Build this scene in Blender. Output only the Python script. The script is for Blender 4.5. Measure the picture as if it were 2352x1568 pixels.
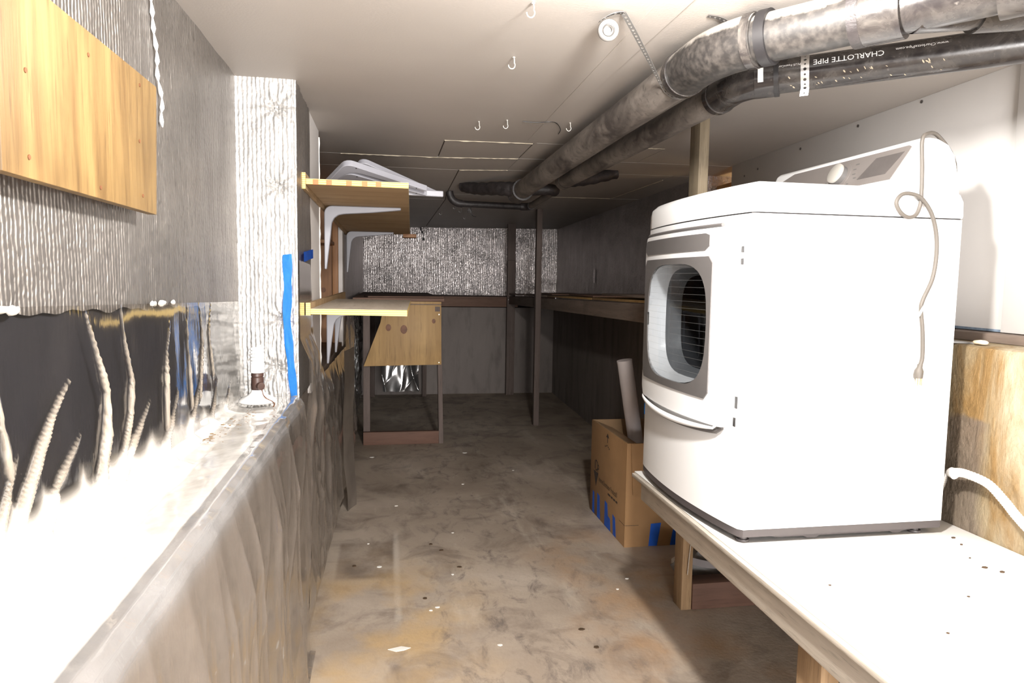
import bpy, bmesh, math, random
from mathutils import Vector, Matrix, noise
from math import sin, cos, pi, radians, exp
S = bpy.context.scene
for o in list(bpy.data.objects): bpy.data.objects.remove(o)
C = S.collection
# ------------------------------------------------------------------ camera
def make_camera():
    f, yaw, pitch, roll = 1600.0, radians(10.15), radians(5.0), radians(0.9)
    fw = Vector((sin(yaw)*cos(pitch), cos(yaw)*cos(pitch), -sin(pitch)))
    rt = Vector((cos(yaw), -sin(yaw), 0)); up = rt.cross(fw)
    r2 = rt*cos(roll)+up*sin(roll); u2 = -rt*sin(roll)+up*cos(roll)
    cd = bpy.data.cameras.new('camera'); cd.sensor_width = 36; cd.lens = f/2352*36; cd.clip_start = .02
    co = bpy.data.objects.new('camera', cd); C.objects.link(co)
    co.matrix_world = Matrix(((r2.x, u2.x, -fw.x, 0), (r2.y, u2.y, -fw.y, 0), (r2.z, u2.z, -fw.z, 1.38), (0, 0, 0, 1)))
    S.camera = co
make_camera()
# ------------------------------------------------------------------ light and exposure
W = bpy.data.worlds.new('world'); S.world = W; W.use_nodes = True
W.node_tree.nodes['Background'].inputs[0].default_value = (.93, .96, 1, 1)
W.node_tree.nodes['Background'].inputs[1].default_value = .55
def lamp(name, loc, power, col, radius):
    l = bpy.data.lights.new(name, 'POINT'); l.energy = power; l.color = col; l.shadow_soft_size = radius
    o = bpy.data.objects.new(name, l); C.objects.link(o); o.location = loc; return o
lamp('ceiling_bulb', (.50, 1.05, 1.97), 185, (1, .965, .92), .05)
def rear_fill():  # soft area light added behind the camera as unseen fill
    l = bpy.data.lights.new('doorway_daylight', 'AREA'); l.shape = 'RECTANGLE'; l.size = 1.5; l.size_y = 1.8; l.energy = 370; l.color = (1, .97, .95)
    o = bpy.data.objects.new('doorway_daylight', l); C.objects.link(o); o.location = (.5, -2.45, 1.1); o.rotation_euler = (radians(90), 0, 0)
rear_fill()
S.cycles.max_bounces = 7; S.cycles.diffuse_bounces = 4; S.cycles.glossy_bounces = 3; S.cycles.transparent_max_bounces = 6; S.cycles.caustics_reflective = False; S.cycles.caustics_refractive = False
S.view_settings.view_transform = 'Standard'; S.view_settings.look = 'None'
S.view_settings.exposure = 0.0; S.view_settings.gamma = 1.0; S.view_settings.use_curve_mapping = False
# ------------------------------------------------------------------ materials
class NT:
    def __init__(s, name):
        s.m = bpy.data.materials.new(name); s.m.use_nodes = True; s.t = s.m.node_tree
        s.b = s.t.nodes['Principled BSDF']; s.out = s.t.nodes['Material Output']
        s.tc = s.t.nodes.new('ShaderNodeTexCoord')
    def n(s, typ, **k):
        nd = s.t.nodes.new(typ)
        for a, v in k.items(): setattr(nd, a, v)
        return nd
    def l(s, a, b): s.t.links.new(a, b)
    def mp(s, scale=(1, 1, 1), rot=(0, 0, 0)):
        m = s.n('ShaderNodeMapping'); m.inputs['Scale'].default_value = scale; m.inputs['Rotation'].default_value = rot
        s.l(s.tc.outputs['Object'], m.inputs['Vector']); return m.outputs['Vector']
    def noise(s, scale=5, detail=4, rough=.55, vec=None, dist=0):
        n = s.n('ShaderNodeTexNoise'); n.inputs['Scale'].default_value = scale; n.inputs['Detail'].default_value = detail
        n.inputs['Roughness'].default_value = rough; n.inputs['Distortion'].default_value = dist
        s.l(vec if vec else s.tc.outputs['Object'], n.inputs['Vector']); return n.outputs['Fac']
    def ramp(s, fac, stops):
        r = s.n('ShaderNodeValToRGB'); e = r.color_ramp.elements
        while len(e) > 1: e.remove(e[-1])
        e[0].position = stops[0][0]; e[0].color = c4(stops[0][1])
        for p, c in stops[1:]:
            q = e.new(p); q.color = c4(c)
        s.l(fac, r.inputs[0]); return r.outputs[0]
    def mix(s, a, b, fac, mode='MIX'):
        m = s.n('ShaderNodeMix', data_type='RGBA', blend_type=mode)
        for v, i in ((a, 6), (b, 7)):
            if hasattr(v, 'is_linked'): s.l(v, m.inputs[i])
            else: m.inputs[i].default_value = c4(v)
        if hasattr(fac, 'is_linked'): s.l(fac, m.inputs[0])
        else: m.inputs[0].default_value = fac
        return m.outputs[2]
    def math(s, op, a, b=0.0, c=None, clamp=False):
        m = s.n('ShaderNodeMath', operation=op, use_clamp=clamp)
        for v, i in ((a, 0), (b, 1)) + (((c, 2),) if c is not None else ()):
            if hasattr(v, 'is_linked'): s.l(v, m.inputs[i])
            else: m.inputs[i].default_value = v
        return m.outputs[0]
    def bump(s, h, strength=.3, dist=.005, prev=None):
        b = s.n('ShaderNodeBump'); b.inputs['Strength'].default_value = strength; b.inputs['Distance'].default_value = dist
        s.l(h, b.inputs['Height'])
        if prev: s.l(prev, b.inputs['Normal'])
        return b.outputs['Normal']
    def schlick(s, f0, nr=None):
        lw = s.n('ShaderNodeLayerWeight'); lw.inputs[0].default_value = .5
        if nr: s.l(nr, lw.inputs['Normal'])
        return s.math('ADD', s.math('MULTIPLY', s.math('POWER', lw.outputs['Facing'], 4.0), 1-f0), f0)
    def set(s, col=None, rough=None, metal=None, normal=None, **k):
        for v, nm in ((col, 'Base Color'), (rough, 'Roughness'), (metal, 'Metallic')):
            if v is None: continue
            if hasattr(v, 'is_linked'): s.l(v, s.b.inputs[nm])
            else: s.b.inputs[nm].default_value = c4(v) if nm == 'Base Color' else v
        if normal: s.l(normal, s.b.inputs['Normal'])
        for a, v in k.items(): s.b.inputs[a.replace('_', ' ')].default_value = v
        return s.m
def c4(c): return (c, c, c, 1) if isinstance(c, (int, float)) else (*c[:3], 1)
def srgb(r, g, b):
    f = lambda v: (v/255/12.92) if v/255 <= .04045 else ((v/255+.055)/1.055)**2.4
    return (f(r), f(g), f(b))
def plain(name, col, rough=.5, metal=0, var=.12, scale=8, bump=0, bscale=60, **k):
    t = NT(name); n = t.noise(scale, 4)
    d = tuple(v*(1-var) for v in c4(col)[:3]); u = tuple(min(1, v*(1+var)) for v in c4(col)[:3])
    nr = t.bump(t.noise(bscale, 3), bump, .004) if bump else None
    return t.set(t.ramp(n, [(.3, d), (.7, u)]), rough, metal, nr, **k)
def wood(name, c1, c2, axis='y', rough=.65, freq=22, knots=False, layers=False):
    t = NT(name); sc = [1, 1, 1]; i = 'xyz'.index(axis); sc[i] = .07
    v = t.mp(tuple(sc)); g = t.noise(freq, 6, .65, v, .6); fine = t.noise(freq*7, 3, .6, v)
    col = t.ramp(g, [(.25, c1), (.5, tuple((a+b)/2 for a, b in zip(c1, c2))), (.72, c2)])
    col = t.mix(col, tuple(a*.55 for a in c1), t.ramp(fine, [(.56, 0), (.75, .6)]))
    blot = t.noise(3.2, 3, .6)
    col = t.mix(col, tuple(a*.6 for a in c1), t.ramp(blot, [(.55, 0), (.8, .55)]))
    return t.set(col, rough, 0, t.bump(fine, .25, .002))
def foil(name, base=(.72, .69, .66), rough=.36, rib=90, ribdir='X', metal=.9, bstr=.7, soft=1.0, streak=.25):
    t = NT(name); w = t.n('ShaderNodeTexWave', wave_type='BANDS', bands_direction=ribdir)
    w.inputs['Scale'].default_value = rib; w.inputs['Distortion'].default_value = 2.4; w.inputs['Detail'].default_value = 2
    w.inputs['Detail Scale'].default_value = 1.5
    t.l(t.tc.outputs['Object'], w.inputs['Vector'])
    v = t.n('ShaderNodeTexVoronoi', feature='SMOOTH_F1'); v.inputs['Scale'].default_value = 95
    t.l(t.tc.outputs['Object'], v.inputs['Vector'])
    big = t.noise(5, 4); sv = (1, 45, 2) if ribdir == 'Y' else (45, 1, 2); stk = t.noise(1, 3, .6, t.mp(sv))
    h = t.math('ADD', t.math('MULTIPLY', w.outputs['Fac'], .6), t.math('MULTIPLY', v.outputs['Distance'], .6))
    nr = t.bump(h, bstr, .006*soft); nr = t.bump(t.math('ADD', big, t.math('MULTIPLY', stk, streak)), .35, .05, nr)
    col = t.mix(t.ramp(big, [(.3, tuple(a*.75 for a in base)), (.7, base)]), tuple(a*.55 for a in base), t.ramp(t.noise(45, 4), [(.55, 0), (.75, .7)]))
    return t.set(col, rough, metal, nr)
def concrete(name, c1, c2, c3=None, scale=2.2, rough=.8, vert=False):
    t = NT(name); v = t.mp((1, 1, .25)) if vert else None
    a = t.noise(scale, 8, .62, v, .4); b = t.noise(scale*5, 6, .6, v); f = t.noise(90, 4)
    col = t.ramp(a, [(.3, c1), (.65, c2)])
    col = t.mix(col, c3 or tuple(x*.55 for x in c1), t.ramp(b, [(.5, 0), (.75, .8)]))
    return t.set(col, rough, 0, t.bump(t.math('ADD', f, t.math('MULTIPLY', b, 2.0)), .35, .004))

M = {}
def build_materials():
    M['ceil'] = plain('ceiling_paint', (.46, .42, .385), .55, var=.05, scale=1.5, bump=.08, bscale=140)
    M['ceil_back'] = plain('ceiling_backing', (.10, .08, .07), .8)
    M['seam'] = plain('joint_compound', (.62, .55, .42), .8, bump=.5)
    # floor
    t = NT('floor_concrete')
    a = t.noise(.9, 8, .62, None, .5); b = t.noise(3.4, 8, .65, None, .8); f = t.noise(60, 5); st = t.noise(4.5, 6, .6, t.mp((1, .25, 1)))
    col = t.ramp(a, [(.32, (.275, .22, .17)), (.5, (.39, .325, .262)), (.68, (.52, .45, .375))])
    col = t.mix(col, (.17, .135, .11), t.ramp(b, [(.50, 0), (.68, .8)]))
    col = t.mix(col, (.74, .67, .58), t.ramp(st, [(.58, 0), (.78, .6)]))
    sp = t.n('ShaderNodeSeparateXYZ'); t.l(t.tc.outputs['Object'], sp.inputs[0])
    def band(o, lo, hi, e=.04):
        i = t.n('ShaderNodeMapRange', interpolation_type='SMOOTHSTEP'); t.l(o, i.inputs[0]); i.inputs[1].default_value = lo-e; i.inputs[2].default_value = lo+e
        j = t.n('ShaderNodeMapRange', interpolation_type='SMOOTHSTEP'); t.l(o, j.inputs[0]); j.inputs[1].default_value = hi-e; j.inputs[2].default_value = hi+e
        return t.math('SUBTRACT', i.outputs[0], j.outputs[0])
    X, Y = sp.outputs[0], sp.outputs[1]
    rect = t.math('MULTIPLY', band(X, -.24, .03, .012), band(Y, 3.17, 3.62, .03))
    col = t.mix(col, (.135, .10, .075), t.math('MULTIPLY', rect, t.ramp(t.noise(5, 4), [(.35, .25), (.6, .8)])))
    line = t.math('MULTIPLY', band(X, .03, .055, .01), band(Y, 2.75, 3.75, .05))
    col = t.mix(col, (.62, .56, .49), t.math('MULTIPLY', line, .5))
    och = t.math('MULTIPLY', band(X, -.35, .35, .25), band(Y, 1.6, 3.3, .4))
    col = t.mix(col, (.50, .34, .16), t.math('MULTIPLY', och, t.ramp(t.noise(3, 5), [(.42, 0), (.65, .75)])))
    rst = t.math('MULTIPLY', band(X, .75, 1.4, .2), band(Y, 1.6, 3.6, .4))
    col = t.mix(col, (.42, .26, .14), t.math('MULTIPLY', rst, t.ramp(t.noise(2.6, 5), [(.45, 0), (.65, .7)])))
    sc = t.noise(11, 7, .72, t.mp((1, .5, 1)), .5)
    col = t.mix(col, (.12, .10, .09), t.math('MULTIPLY', band(X, .1, 1.0, .3), t.ramp(sc, [(.53, 0), (.68, .8)])))
    M['floor'] = t.set(col, .62, 0, t.bump(t.math('ADD', f, t.math('MULTIPLY', b, 1.5)), .3, .004))
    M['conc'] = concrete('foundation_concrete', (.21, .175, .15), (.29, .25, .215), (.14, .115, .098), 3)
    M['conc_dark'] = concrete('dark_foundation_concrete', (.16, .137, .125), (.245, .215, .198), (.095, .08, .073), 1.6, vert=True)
    # near foundation with ochre damp streaks
    t = NT('stained_concrete'); v = t.mp((1, 1, .22)); a = t.noise(4, 8, .65, v, .5); b = t.noise(9, 8, .65, v, .6); g = t.noise(30, 5)
    col = t.ramp(a, [(.3, (.15, .115, .065)), (.5, (.27, .215, .13)), (.7, (.42, .36, .26))])
    col = t.mix(col, (.20, .11, .028), t.ramp(b, [(.46, 0), (.64, .85)]))
    sp = t.n('ShaderNodeSeparateXYZ'); t.l(t.tc.outputs['Object'], sp.inputs[0])
    mr = t.n('ShaderNodeMapRange', interpolation_type='SMOOTHSTEP'); t.l(t.math('ADD', sp.outputs[2], t.math('MULTIPLY', t.noise(6, 3), .18)), mr.inputs[0])
    mr.inputs[1].default_value = 1.10; mr.inputs[2].default_value = 1.08
    my = t.n('ShaderNodeMapRange', interpolation_type='SMOOTHSTEP'); t.l(t.math('ADD', sp.outputs[1], t.math('MULTIPLY', t.noise(5, 3), .1)), my.inputs[0])
    my.inputs[1].default_value = 1.68; my.inputs[2].default_value = 1.74
    col = t.mix(col, (.14, .11, .085), t.math('MULTIPLY', t.math('MULTIPLY', mr.outputs[0], my.outputs[0]), .85))
    M['conc_stain'] = t.set(col, .8, 0, t.bump(t.math('ADD', t.math('MULTIPLY', b, 2.0), g), .7, .01))
    M['foil'] = foil('bubble_foil_wall', (.33, .305, .285), .44, 26, 'Y', .9, .7, .8, .18)
    M['foil_col'] = foil('bubble_foil_column', (.50, .49, .475), .45, 22, 'X', .5, .6)
    M['foil_back'] = foil('bubble_foil_back', (.66, .61, .60), .33, 14, 'X', .85, .75, 1.2, .3)
    M['foil_right'] = foil('bubble_foil_right', (.50, .46, .45), .42, 18, 'Y', .8, .5)
    M['white_wall'] = plain('white_drywall', (.66, .64, .62), .75, var=.04, scale=2, bump=.06)
    M['white_wall2'] = plain('white_drywall_strip', (.60, .57, .55), .75, var=.05, scale=3)
    M['black_void'] = plain('black_backing', (.008, .008, .012), .6)
    M['ply'] = wood('golden_plywood', (.075, .038, .011), (.27, .175, .068), 'z', .55, 18)
    M['ply_shelf'] = wood('shelf_plywood', (.30, .19, .09), (.48, .33, .18), 'x', .7, 12)
    M['ply_top'] = wood('dusty_shelf_top', (.46, .39, .31), (.58, .51, .43), 'y', .75, 12)
    t = NT('plywood_end_grain'); w = t.n('ShaderNodeTexWave', wave_type='BANDS', bands_direction='Z'); w.inputs['Scale'].default_value = 42; w.inputs['Distortion'].default_value = .5
    t.l(t.tc.outputs['Object'], w.inputs['Vector'])
    M['ply_end'] = t.set(t.ramp(w.outputs['Fac'], [(.2, (.50, .32, .08)), (.6, (.85, .64, .24))]), .7)
    M['ply_panel'] = wood('worn_plywood_panel', (.26, .15, .055), (.44, .28, .11), 'z', .6, 9)
    M['knot'] = plain('wood_knot', (.14, .055, .022), .6, var=.3, scale=40)
    M['wood_dark'] = wood('dark_old_wood', (.085, .062, .053), (.15, .115, .10), 'z', .75, 18)
    M['wood_dark_y'] = wood('dark_old_beam', (.14, .105, .084), (.25, .195, .16), 'y', .75, 18)
    M['wood_dark_x'] = wood('dark_old_rail', (.12, .065, .045), (.20, .12, .085), 'x', .75, 18)
    M['wood_red'] = wood('reddish_timber', (.085, .042, .028), (.16, .085, .058), 'x', .75, 14)
    M['wood_post'] = wood('pale_stud', (.13, .10, .062), (.25, .20, .135), 'z', .75, 34)
    M['wood_leg'] = wood('bench_leg_wood', (.20, .12, .06), (.36, .24, .13), 'z', .75, 24)
    M['wood_niche'] = wood('orange_brown_board', (.17, .075, .028), (.33, .16, .065), 'z', .6, 10)
    M['wood_grey'] = wood('grey_weathered_board', (.40, .355, .30), (.60, .55, .48), 'y', .7, 26)
    M['wood_warm'] = plain('warm_framing_wood', (.75, .42, .16), .7, bump=.2)
    M['bench_white'] = plain('white_bench_paint', (.80, .79, .77), .5, var=.04, scale=5, bump=.1)
    M['dryer'] = plain('white_enamel', (.80, .80, .80), .28, var=.01, scale=2)
    M['dryer_base'] = plain('grey_plinth', (.062, .054, .054), .45, var=.08)
    M['dryer_grey'] = plain('grey_trim', (.10, .094, .092), .4, var=.04)
    M['dryer_panel'] = plain('grey_control_panel', (.19, .17, .16), .38, .2, var=.04)
    M['dryer_disp'] = plain('dark_display', (.085, .076, .073), .3, var=.08, scale=30)
    M['drum'] = plain('dark_drum', (.06, .062, .066), .35, .4)
    M['drum_ring'] = plain('grey_drum_ring', (.12, .125, .13), .4)
    M['knob'] = plain('pale_knob', (.36, .34, .31), .35, .1, var=.03)
    M['black'] = plain('black_plastic', (.012, .011, .012), .45)
    M['abs'] = NT('black_pipe')
    t = M['abs']; n = t.noise(14, 7, .65, None, .5); n2 = t.noise(60, 5)
    col = t.mix(t.ramp(n, [(.42, (.022, .019, .019)), (.6, (.05, .044, .04)), (.8, (.13, .115, .10))]), (.22, .20, .18), t.ramp(n2, [(.66, 0), (.78, .35)]))
    M['abs'] = t.set(col, t.ramp(n, [(.4, .16), (.7, .4)]), 0, t.bump(n2, .06, .002))
    t = NT('dusty_black_pipe'); n = t.noise(9, 7, .65, t.mp((1, .4, 1)), .6); n2 = t.noise(45, 5)
    col = t.mix(t.ramp(n, [(.36, (.06, .05, .046)), (.52, (.17, .148, .13)), (.75, (.30, .265, .235))]), (.035, .03, .028), t.ramp(n2, [(.56, 0), (.72, .6)]))
    M['abs_dust'] = t.set(col, t.ramp(n, [(.35, .5), (.6, .7)]), 0, t.bump(n2, .06, .002))
    def dusty(name, thr):
        t = NT(name); g = t.n('ShaderNodeNewGeometry'); sp = t.n('ShaderNodeSeparateXYZ'); t.l(g.outputs['Normal'], sp.inputs[0])
        n = t.noise(10, 7, .65, None, .5); n2 = t.noise(55, 5); f = t.math('ADD', sp.outputs[2], t.math('MULTIPLY', t.math('SUBTRACT', n, .5), .9))
        dark = t.ramp(n2, [(.4, (.018, .016, .015)), (.7, (.055, .048, .043))])
        col = t.mix(dark, (.30, .275, .245), t.ramp(f, [(thr-.12, 0), (thr+.12, 1)]))
        return t.set(col, .5, 0, t.bump(n2, .08, .002))
    M['abs_dust2'] = dusty('dust_topped_pipe', .48)
    M['wrap'] = plain('black_wrapped_pipe', (.022, .018, .018), .55, var=.4, scale=30, bump=.8, bscale=40)
    M['print'] = plain('white_print', (.85, .85, .85), .6, var=.02)
    M['ink'] = plain('dark_ink', (.035, .025, .02), .7)
    M['label'] = plain('white_label', (.85, .84, .83), .5, var=.02)
    M['mortar'] = plain('dried_drip', (.42, .36, .26), .7)
    M['steel'] = plain('galvanised_strap', (.55, .54, .53), .35, .85)
    M['steel_dark'] = plain('dark_strap', (.20, .19, .185), .4, .8)
    M['chrome'] = plain('coiled_metal', (.22, .215, .21), .38, .95, var=.05)
    M['hook'] = plain('white_hook', (.55, .53, .49), .4)
    M['bracket'] = plain('grey_enamel_bracket', (.27, .27, .30), .42, var=.04)
    M['tape'] = plain('blue_tape', srgb(28, 132, 222), .6, var=.1, scale=20, bump=.25)
    M['tape2'] = plain('dark_blue_tape', srgb(20, 86, 190), .6, var=.1, scale=20, bump=.25)
    M['card'] = plain('cardboard', (.33, .19, .085), .8, var=.1, scale=6, bump=.1)
    M['card_in'] = plain('cardboard_inside', (.27, .17, .09), .85, var=.12)
    M['tube'] = plain('grey_tube', (.52, .48, .48), .6, var=.05)
    M['porcelain'] = plain('white_porcelain', (.85, .85, .84), .2, var=.02)
    M['bakelite'] = plain('brown_bakelite', (.055, .030, .024), .4, var=.2, scale=30)
    M['cfl'] = plain('white_bulb_glass', (.88, .88, .87), .25, var=.02)
    M['chain'] = plain('rusty_chain', (.14, .06, .03), .5, .5)
    M['cord'] = plain('grey_cord', (.085, .074, .063), .55, var=.06)
    M['brass'] = plain('plug_prong', (.75, .66, .45), .3, .9)
    M['hose'] = plain('white_hose', (.80, .79, .77), .45, var=.04)
    M['leaf'] = plain('brown_leaf_bit', (.06, .034, .016), .8)
    M['chip'] = plain('pale_chip', (.80, .78, .73), .7)
    M['stone'] = plain('tan_stone', (.62, .50, .36), .85, bump=.5)
    M['rag'] = plain('grey_rag', (.22, .215, .21), .8, bump=.4)
    M['hardboard'] = plain('taupe_hardboard', (.30, .255, .215), .45, var=.12)
    M['yellow_wire'] = plain('yellow_wire', (.80, .60, .05), .5)
    M['dirt'] = plain('brown_crumbs', (.20, .12, .05), .9)
    M['blue_grey'] = plain('blue_grey_paint', (.20, .26, .34), .7, var=.3, scale=40)
    M['red'] = plain('red_marker', (.70, .16, .06), .7)
    # clear polythene: see-through film with a strong sheen and dusty haze, reflection painted on its creases
    def film(name, haze, hazecol, gloss, rough=.08):
        t = NT(name); tr = t.n('ShaderNodeBsdfTransparent'); gl = t.n('ShaderNodeBsdfGlossy'); df = t.n('ShaderNodeBsdfDiffuse')
        tr.inputs[0].default_value = (.93, .92, .91, 1); gl.inputs['Roughness'].default_value = rough; gl.inputs[0].default_value = (.95, .94, .92, 1); df.inputs[0].default_value = c4(hazecol)
        nz = t.noise(7, 6, .65); nr = t.bump(t.noise(38, 3, .6, t.mp((1, 1, .4))), .10, .005)
        t.l(nr, gl.inputs['Normal'])
        m1 = t.n('ShaderNodeMixShader'); t.l(t.ramp(nz, [(.3, haze*.7), (.7, min(1, haze*1.35))]), m1.inputs[0]); t.l(tr.outputs[0], m1.inputs[1]); t.l(df.outputs[0], m1.inputs[2])
        m2 = t.n('ShaderNodeMixShader'); t.l(t.schlick(gloss, nr), m2.inputs[0]); t.l(m1.outputs[0], m2.inputs[1]); t.l(gl.outputs[0], m2.inputs[2])
        t.l(m2.outputs[0], t.out.inputs['Surface']); return t.m
    def dust_sheen_film(name, gloss, rough):
        t = NT(name); tr = t.n('ShaderNodeBsdfTransparent'); gl = t.n('ShaderNodeBsdfGlossy'); df = t.n('ShaderNodeBsdfDiffuse')
        tr.inputs[0].default_value = (.93, .92, .91, 1); gl.inputs[0].default_value = (.95, .94, .92, 1); gl.inputs['Roughness'].default_value = rough
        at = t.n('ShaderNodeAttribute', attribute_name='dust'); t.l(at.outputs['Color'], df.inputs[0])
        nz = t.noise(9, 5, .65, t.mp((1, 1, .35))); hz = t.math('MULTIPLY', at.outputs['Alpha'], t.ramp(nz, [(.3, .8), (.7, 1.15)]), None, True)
        nr = t.bump(t.noise(38, 3, .6, t.mp((1, 1, .3))), .12, .005); t.l(nr, gl.inputs['Normal'])
        m1 = t.n('ShaderNodeMixShader'); t.l(hz, m1.inputs[0]); t.l(tr.outputs[0], m1.inputs[1]); t.l(df.outputs[0], m1.inputs[2])
        m2 = t.n('ShaderNodeMixShader'); t.l(t.schlick(gloss, nr), m2.inputs[0]); t.l(m1.outputs[0], m2.inputs[1]); t.l(gl.outputs[0], m2.inputs[2])
        t.l(m2.outputs[0], t.out.inputs['Surface']); return t.m
    M['film'] = dust_sheen_film('clear_polythene', .085, .09)
    M['film_mid'] = film('creased_polythene', .28, (.30, .26, .225), .14, .12)
    M['film_silver'] = plain('silver_plastic', (.50, .50, .50), .2, .9, var=.2, scale=12, bump=.12, bscale=18)
    # dryer window glass with thin printed lines
    t = NT('door_glass'); tr = t.n('ShaderNodeBsdfTransparent'); gl = t.n('ShaderNodeBsdfGlossy'); df = t.n('ShaderNodeBsdfDiffuse')
    tr.inputs[0].default_value = (.60, .62, .64, 1); gl.inputs['Roughness'].default_value = .03; df.inputs[0].default_value = (.22, .22, .22, 1)
    sp = t.n('ShaderNodeSeparateXYZ'); t.l(t.tc.outputs['Object'], sp.inputs[0])
    fr = t.math('FRACT', t.math('MULTIPLY', sp.outputs[2], 48.0)); ln = t.math('MULTIPLY', t.math('LESS_THAN', fr, .05), .28)
    m1 = t.n('ShaderNodeMixShader'); t.l(ln, m1.inputs[0]); t.l(tr.outputs[0], m1.inputs[1]); t.l(df.outputs[0], m1.inputs[2])
    m2 = t.n('ShaderNodeMixShader'); t.l(t.math('MULTIPLY', t.schlick(.03), .5), m2.inputs[0]); t.l(m1.outputs[0], m2.inputs[1]); t.l(gl.outputs[0], m2.inputs[2])
    t.l(m2.outputs[0], t.out.inputs['Surface']); M['door_glass'] = t.m
build_materials()
# ------------------------------------------------------------------ mesh helpers (all shapes in world metres)
def box(bm, x0, x1, y0, y1, z0, z1):
    vs = [bm.verts.new((x, y, z)) for x in (x0, x1) for y in (y0, y1) for z in (z0, z1)]
    for f in ((0, 1, 3, 2), (4, 6, 7, 5), (0, 4, 5, 1), (2, 3, 7, 6), (0, 2, 6, 4), (1, 5, 7, 3)): bm.faces.new([vs[i] for i in f])
    return bm
def B(*a):
    return box(bmesh.new(), *a)
def hexa(bm, p):
    """eight corners: four of the lower face, four of the upper face, same order"""
    vs = [bm.verts.new(q) for q in p]
    for f in ((3, 2, 1, 0), (4, 5, 6, 7), (0, 1, 5, 4), (1, 2, 6, 5), (2, 3, 7, 6), (3, 0, 4, 7)): bm.faces.new([vs[i] for i in f])
    return bm
def prism(bm, poly, axis, a, b):
    """2D polygon pushed along an axis: x -> (y,z), y -> (x,z), z -> (x,y)"""
    def P(q, d): return {'x': (d, q[0], q[1]), 'y': (q[0], d, q[1]), 'z': (q[0], q[1], d)}[axis]
    A = [bm.verts.new(P(q, a)) for q in poly]; Bv = [bm.verts.new(P(q, b)) for q in poly]
    bm.faces.new(A[::-1]); bm.faces.new(Bv); n = len(poly)
    for i in range(n): bm.faces.new((A[i], A[(i+1) % n], Bv[(i+1) % n], Bv[i]))
    bmesh.ops.recalc_face_normals(bm, faces=bm.faces[:]); return bm
def frames(pts):
    pts = [Vector(p) for p in pts]; n = len(pts); T = []
    for i in range(n):
        a = pts[max(0, i-1)]; b = pts[min(n-1, i+1)]; T.append((b-a).normalized())
    u = T[0].orthogonal().normalized(); U = []
    for t in T:
        u = (u-t*u.dot(t)).normalized(); U.append(u)
    return pts, T, U
def tube(bm, pts, r, seg=16, caps=True):
    pts, T, U = frames(pts); R = r if isinstance(r, (list, tuple)) else [r]*len(pts); rings = []
    for p, t, u, rr in zip(pts, T, U, R):
        v = t.cross(u); rings.append([bm.verts.new(p+(u*cos(2*pi*k/seg)+v*sin(2*pi*k/seg))*rr) for k in range(seg)])
    for a, b in zip(rings, rings[1:]):
        for k in range(seg): bm.faces.new((a[k], a[(k+1) % seg], b[(k+1) % seg], b[k]))
    if caps: bm.faces.new(rings[0][::-1]); bm.faces.new(rings[-1])
    return bm
def T(pts, r, seg=16, caps=True): return tube(bmesh.new(), pts, r, seg, caps)
def smoothpath(pts, n=6):
    P = [Vector(p) for p in pts]; out = []
    for i in range(len(P)-1):
        a, b, c, d = P[max(i-1, 0)], P[i], P[i+1], P[min(i+2, len(P)-1)]
        for k in range(n):
            t = k/n; out.append(.5*((2*b)+(c-a)*t+(2*a-5*b+4*c-d)*t*t+(3*b-a-3*c+d)*t**3))
    return out+[P[-1]]
def lathe(bm, prof, c, seg=28, mat=None):
    rings = []; c = Vector(c)
    for r, z in prof:
        ring = []
        for k in range(seg):
            v = Vector((r*cos(2*pi*k/seg), r*sin(2*pi*k/seg), z))
            if mat: v = mat @ v
            ring.append(bm.verts.new(c+v))
        rings.append(ring)
    for a, b in zip(rings, rings[1:]):
        for k in range(seg): bm.faces.new((a[k], a[(k+1) % seg], b[(k+1) % seg], b[k]))
    bm.faces.new(rings[0][::-1]); bm.faces.new(rings[-1]); return bm
def gridmesh(bm, nu, nv, fn):
    V = [[bm.verts.new(fn(i/nu, j/nv)) for j in range(nv+1)] for i in range(nu+1)]
    for i in range(nu):
        for j in range(nv): bm.faces.new((V[i][j], V[i+1][j], V[i+1][j+1], V[i][j+1]))
    return bm
def bez(a, b, c, n=8):
    a, b, c = Vector(a), Vector(b), Vector(c)
    return [(a*(1-t)**2+b*2*t*(1-t)+c*t*t) for t in (i/n for i in range(n+1))]
def worldloc(o):
    v = Vector((0, 0, 0))
    while o: v += o.location; o = o.parent
    return v
def obj(name, bm, mat, parent=None, bev=0, smooth=35, fix=True, origin=None, flip=False):
    if bev: bmesh.ops.bevel(bm, geom=bm.edges[:], offset=bev, segments=2, affect='EDGES', profile=.5, clamp_overlap=True)
    if fix: bmesh.ops.recalc_face_normals(bm, faces=bm.faces[:])
    if flip: bmesh.ops.reverse_faces(bm, faces=bm.faces[:])
    if parent is not None: off = worldloc(parent)
    elif origin is not None: off = Vector(origin)
    else:
        xs = [v.co for v in bm.verts]
        off = Vector(((min(v.x for v in xs)+max(v.x for v in xs))/2, (min(v.y for v in xs)+max(v.y for v in xs))/2, min(v.z for v in xs)))
    for v in bm.verts: v.co -= off
    me = bpy.data.meshes.new(name); bm.to_mesh(me); bm.free()
    for m in (mat if isinstance(mat, (list, tuple)) else [mat]): me.materials.append(M[m])
    if smooth:
        for p in me.polygons: p.use_smooth = True
        me.set_sharp_from_angle(angle=radians(smooth))
    o = bpy.data.objects.new(name, me); C.objects.link(o)
    if parent is not None: o.parent = parent
    else: o.location = off
    return o
def tag(o, label=None, cat=None, group=None, kind=None):
    if label: o['label'] = label
    if cat: o['category'] = cat
    if group: o['group'] = group
    if kind: o['kind'] = kind
    return o
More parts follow.
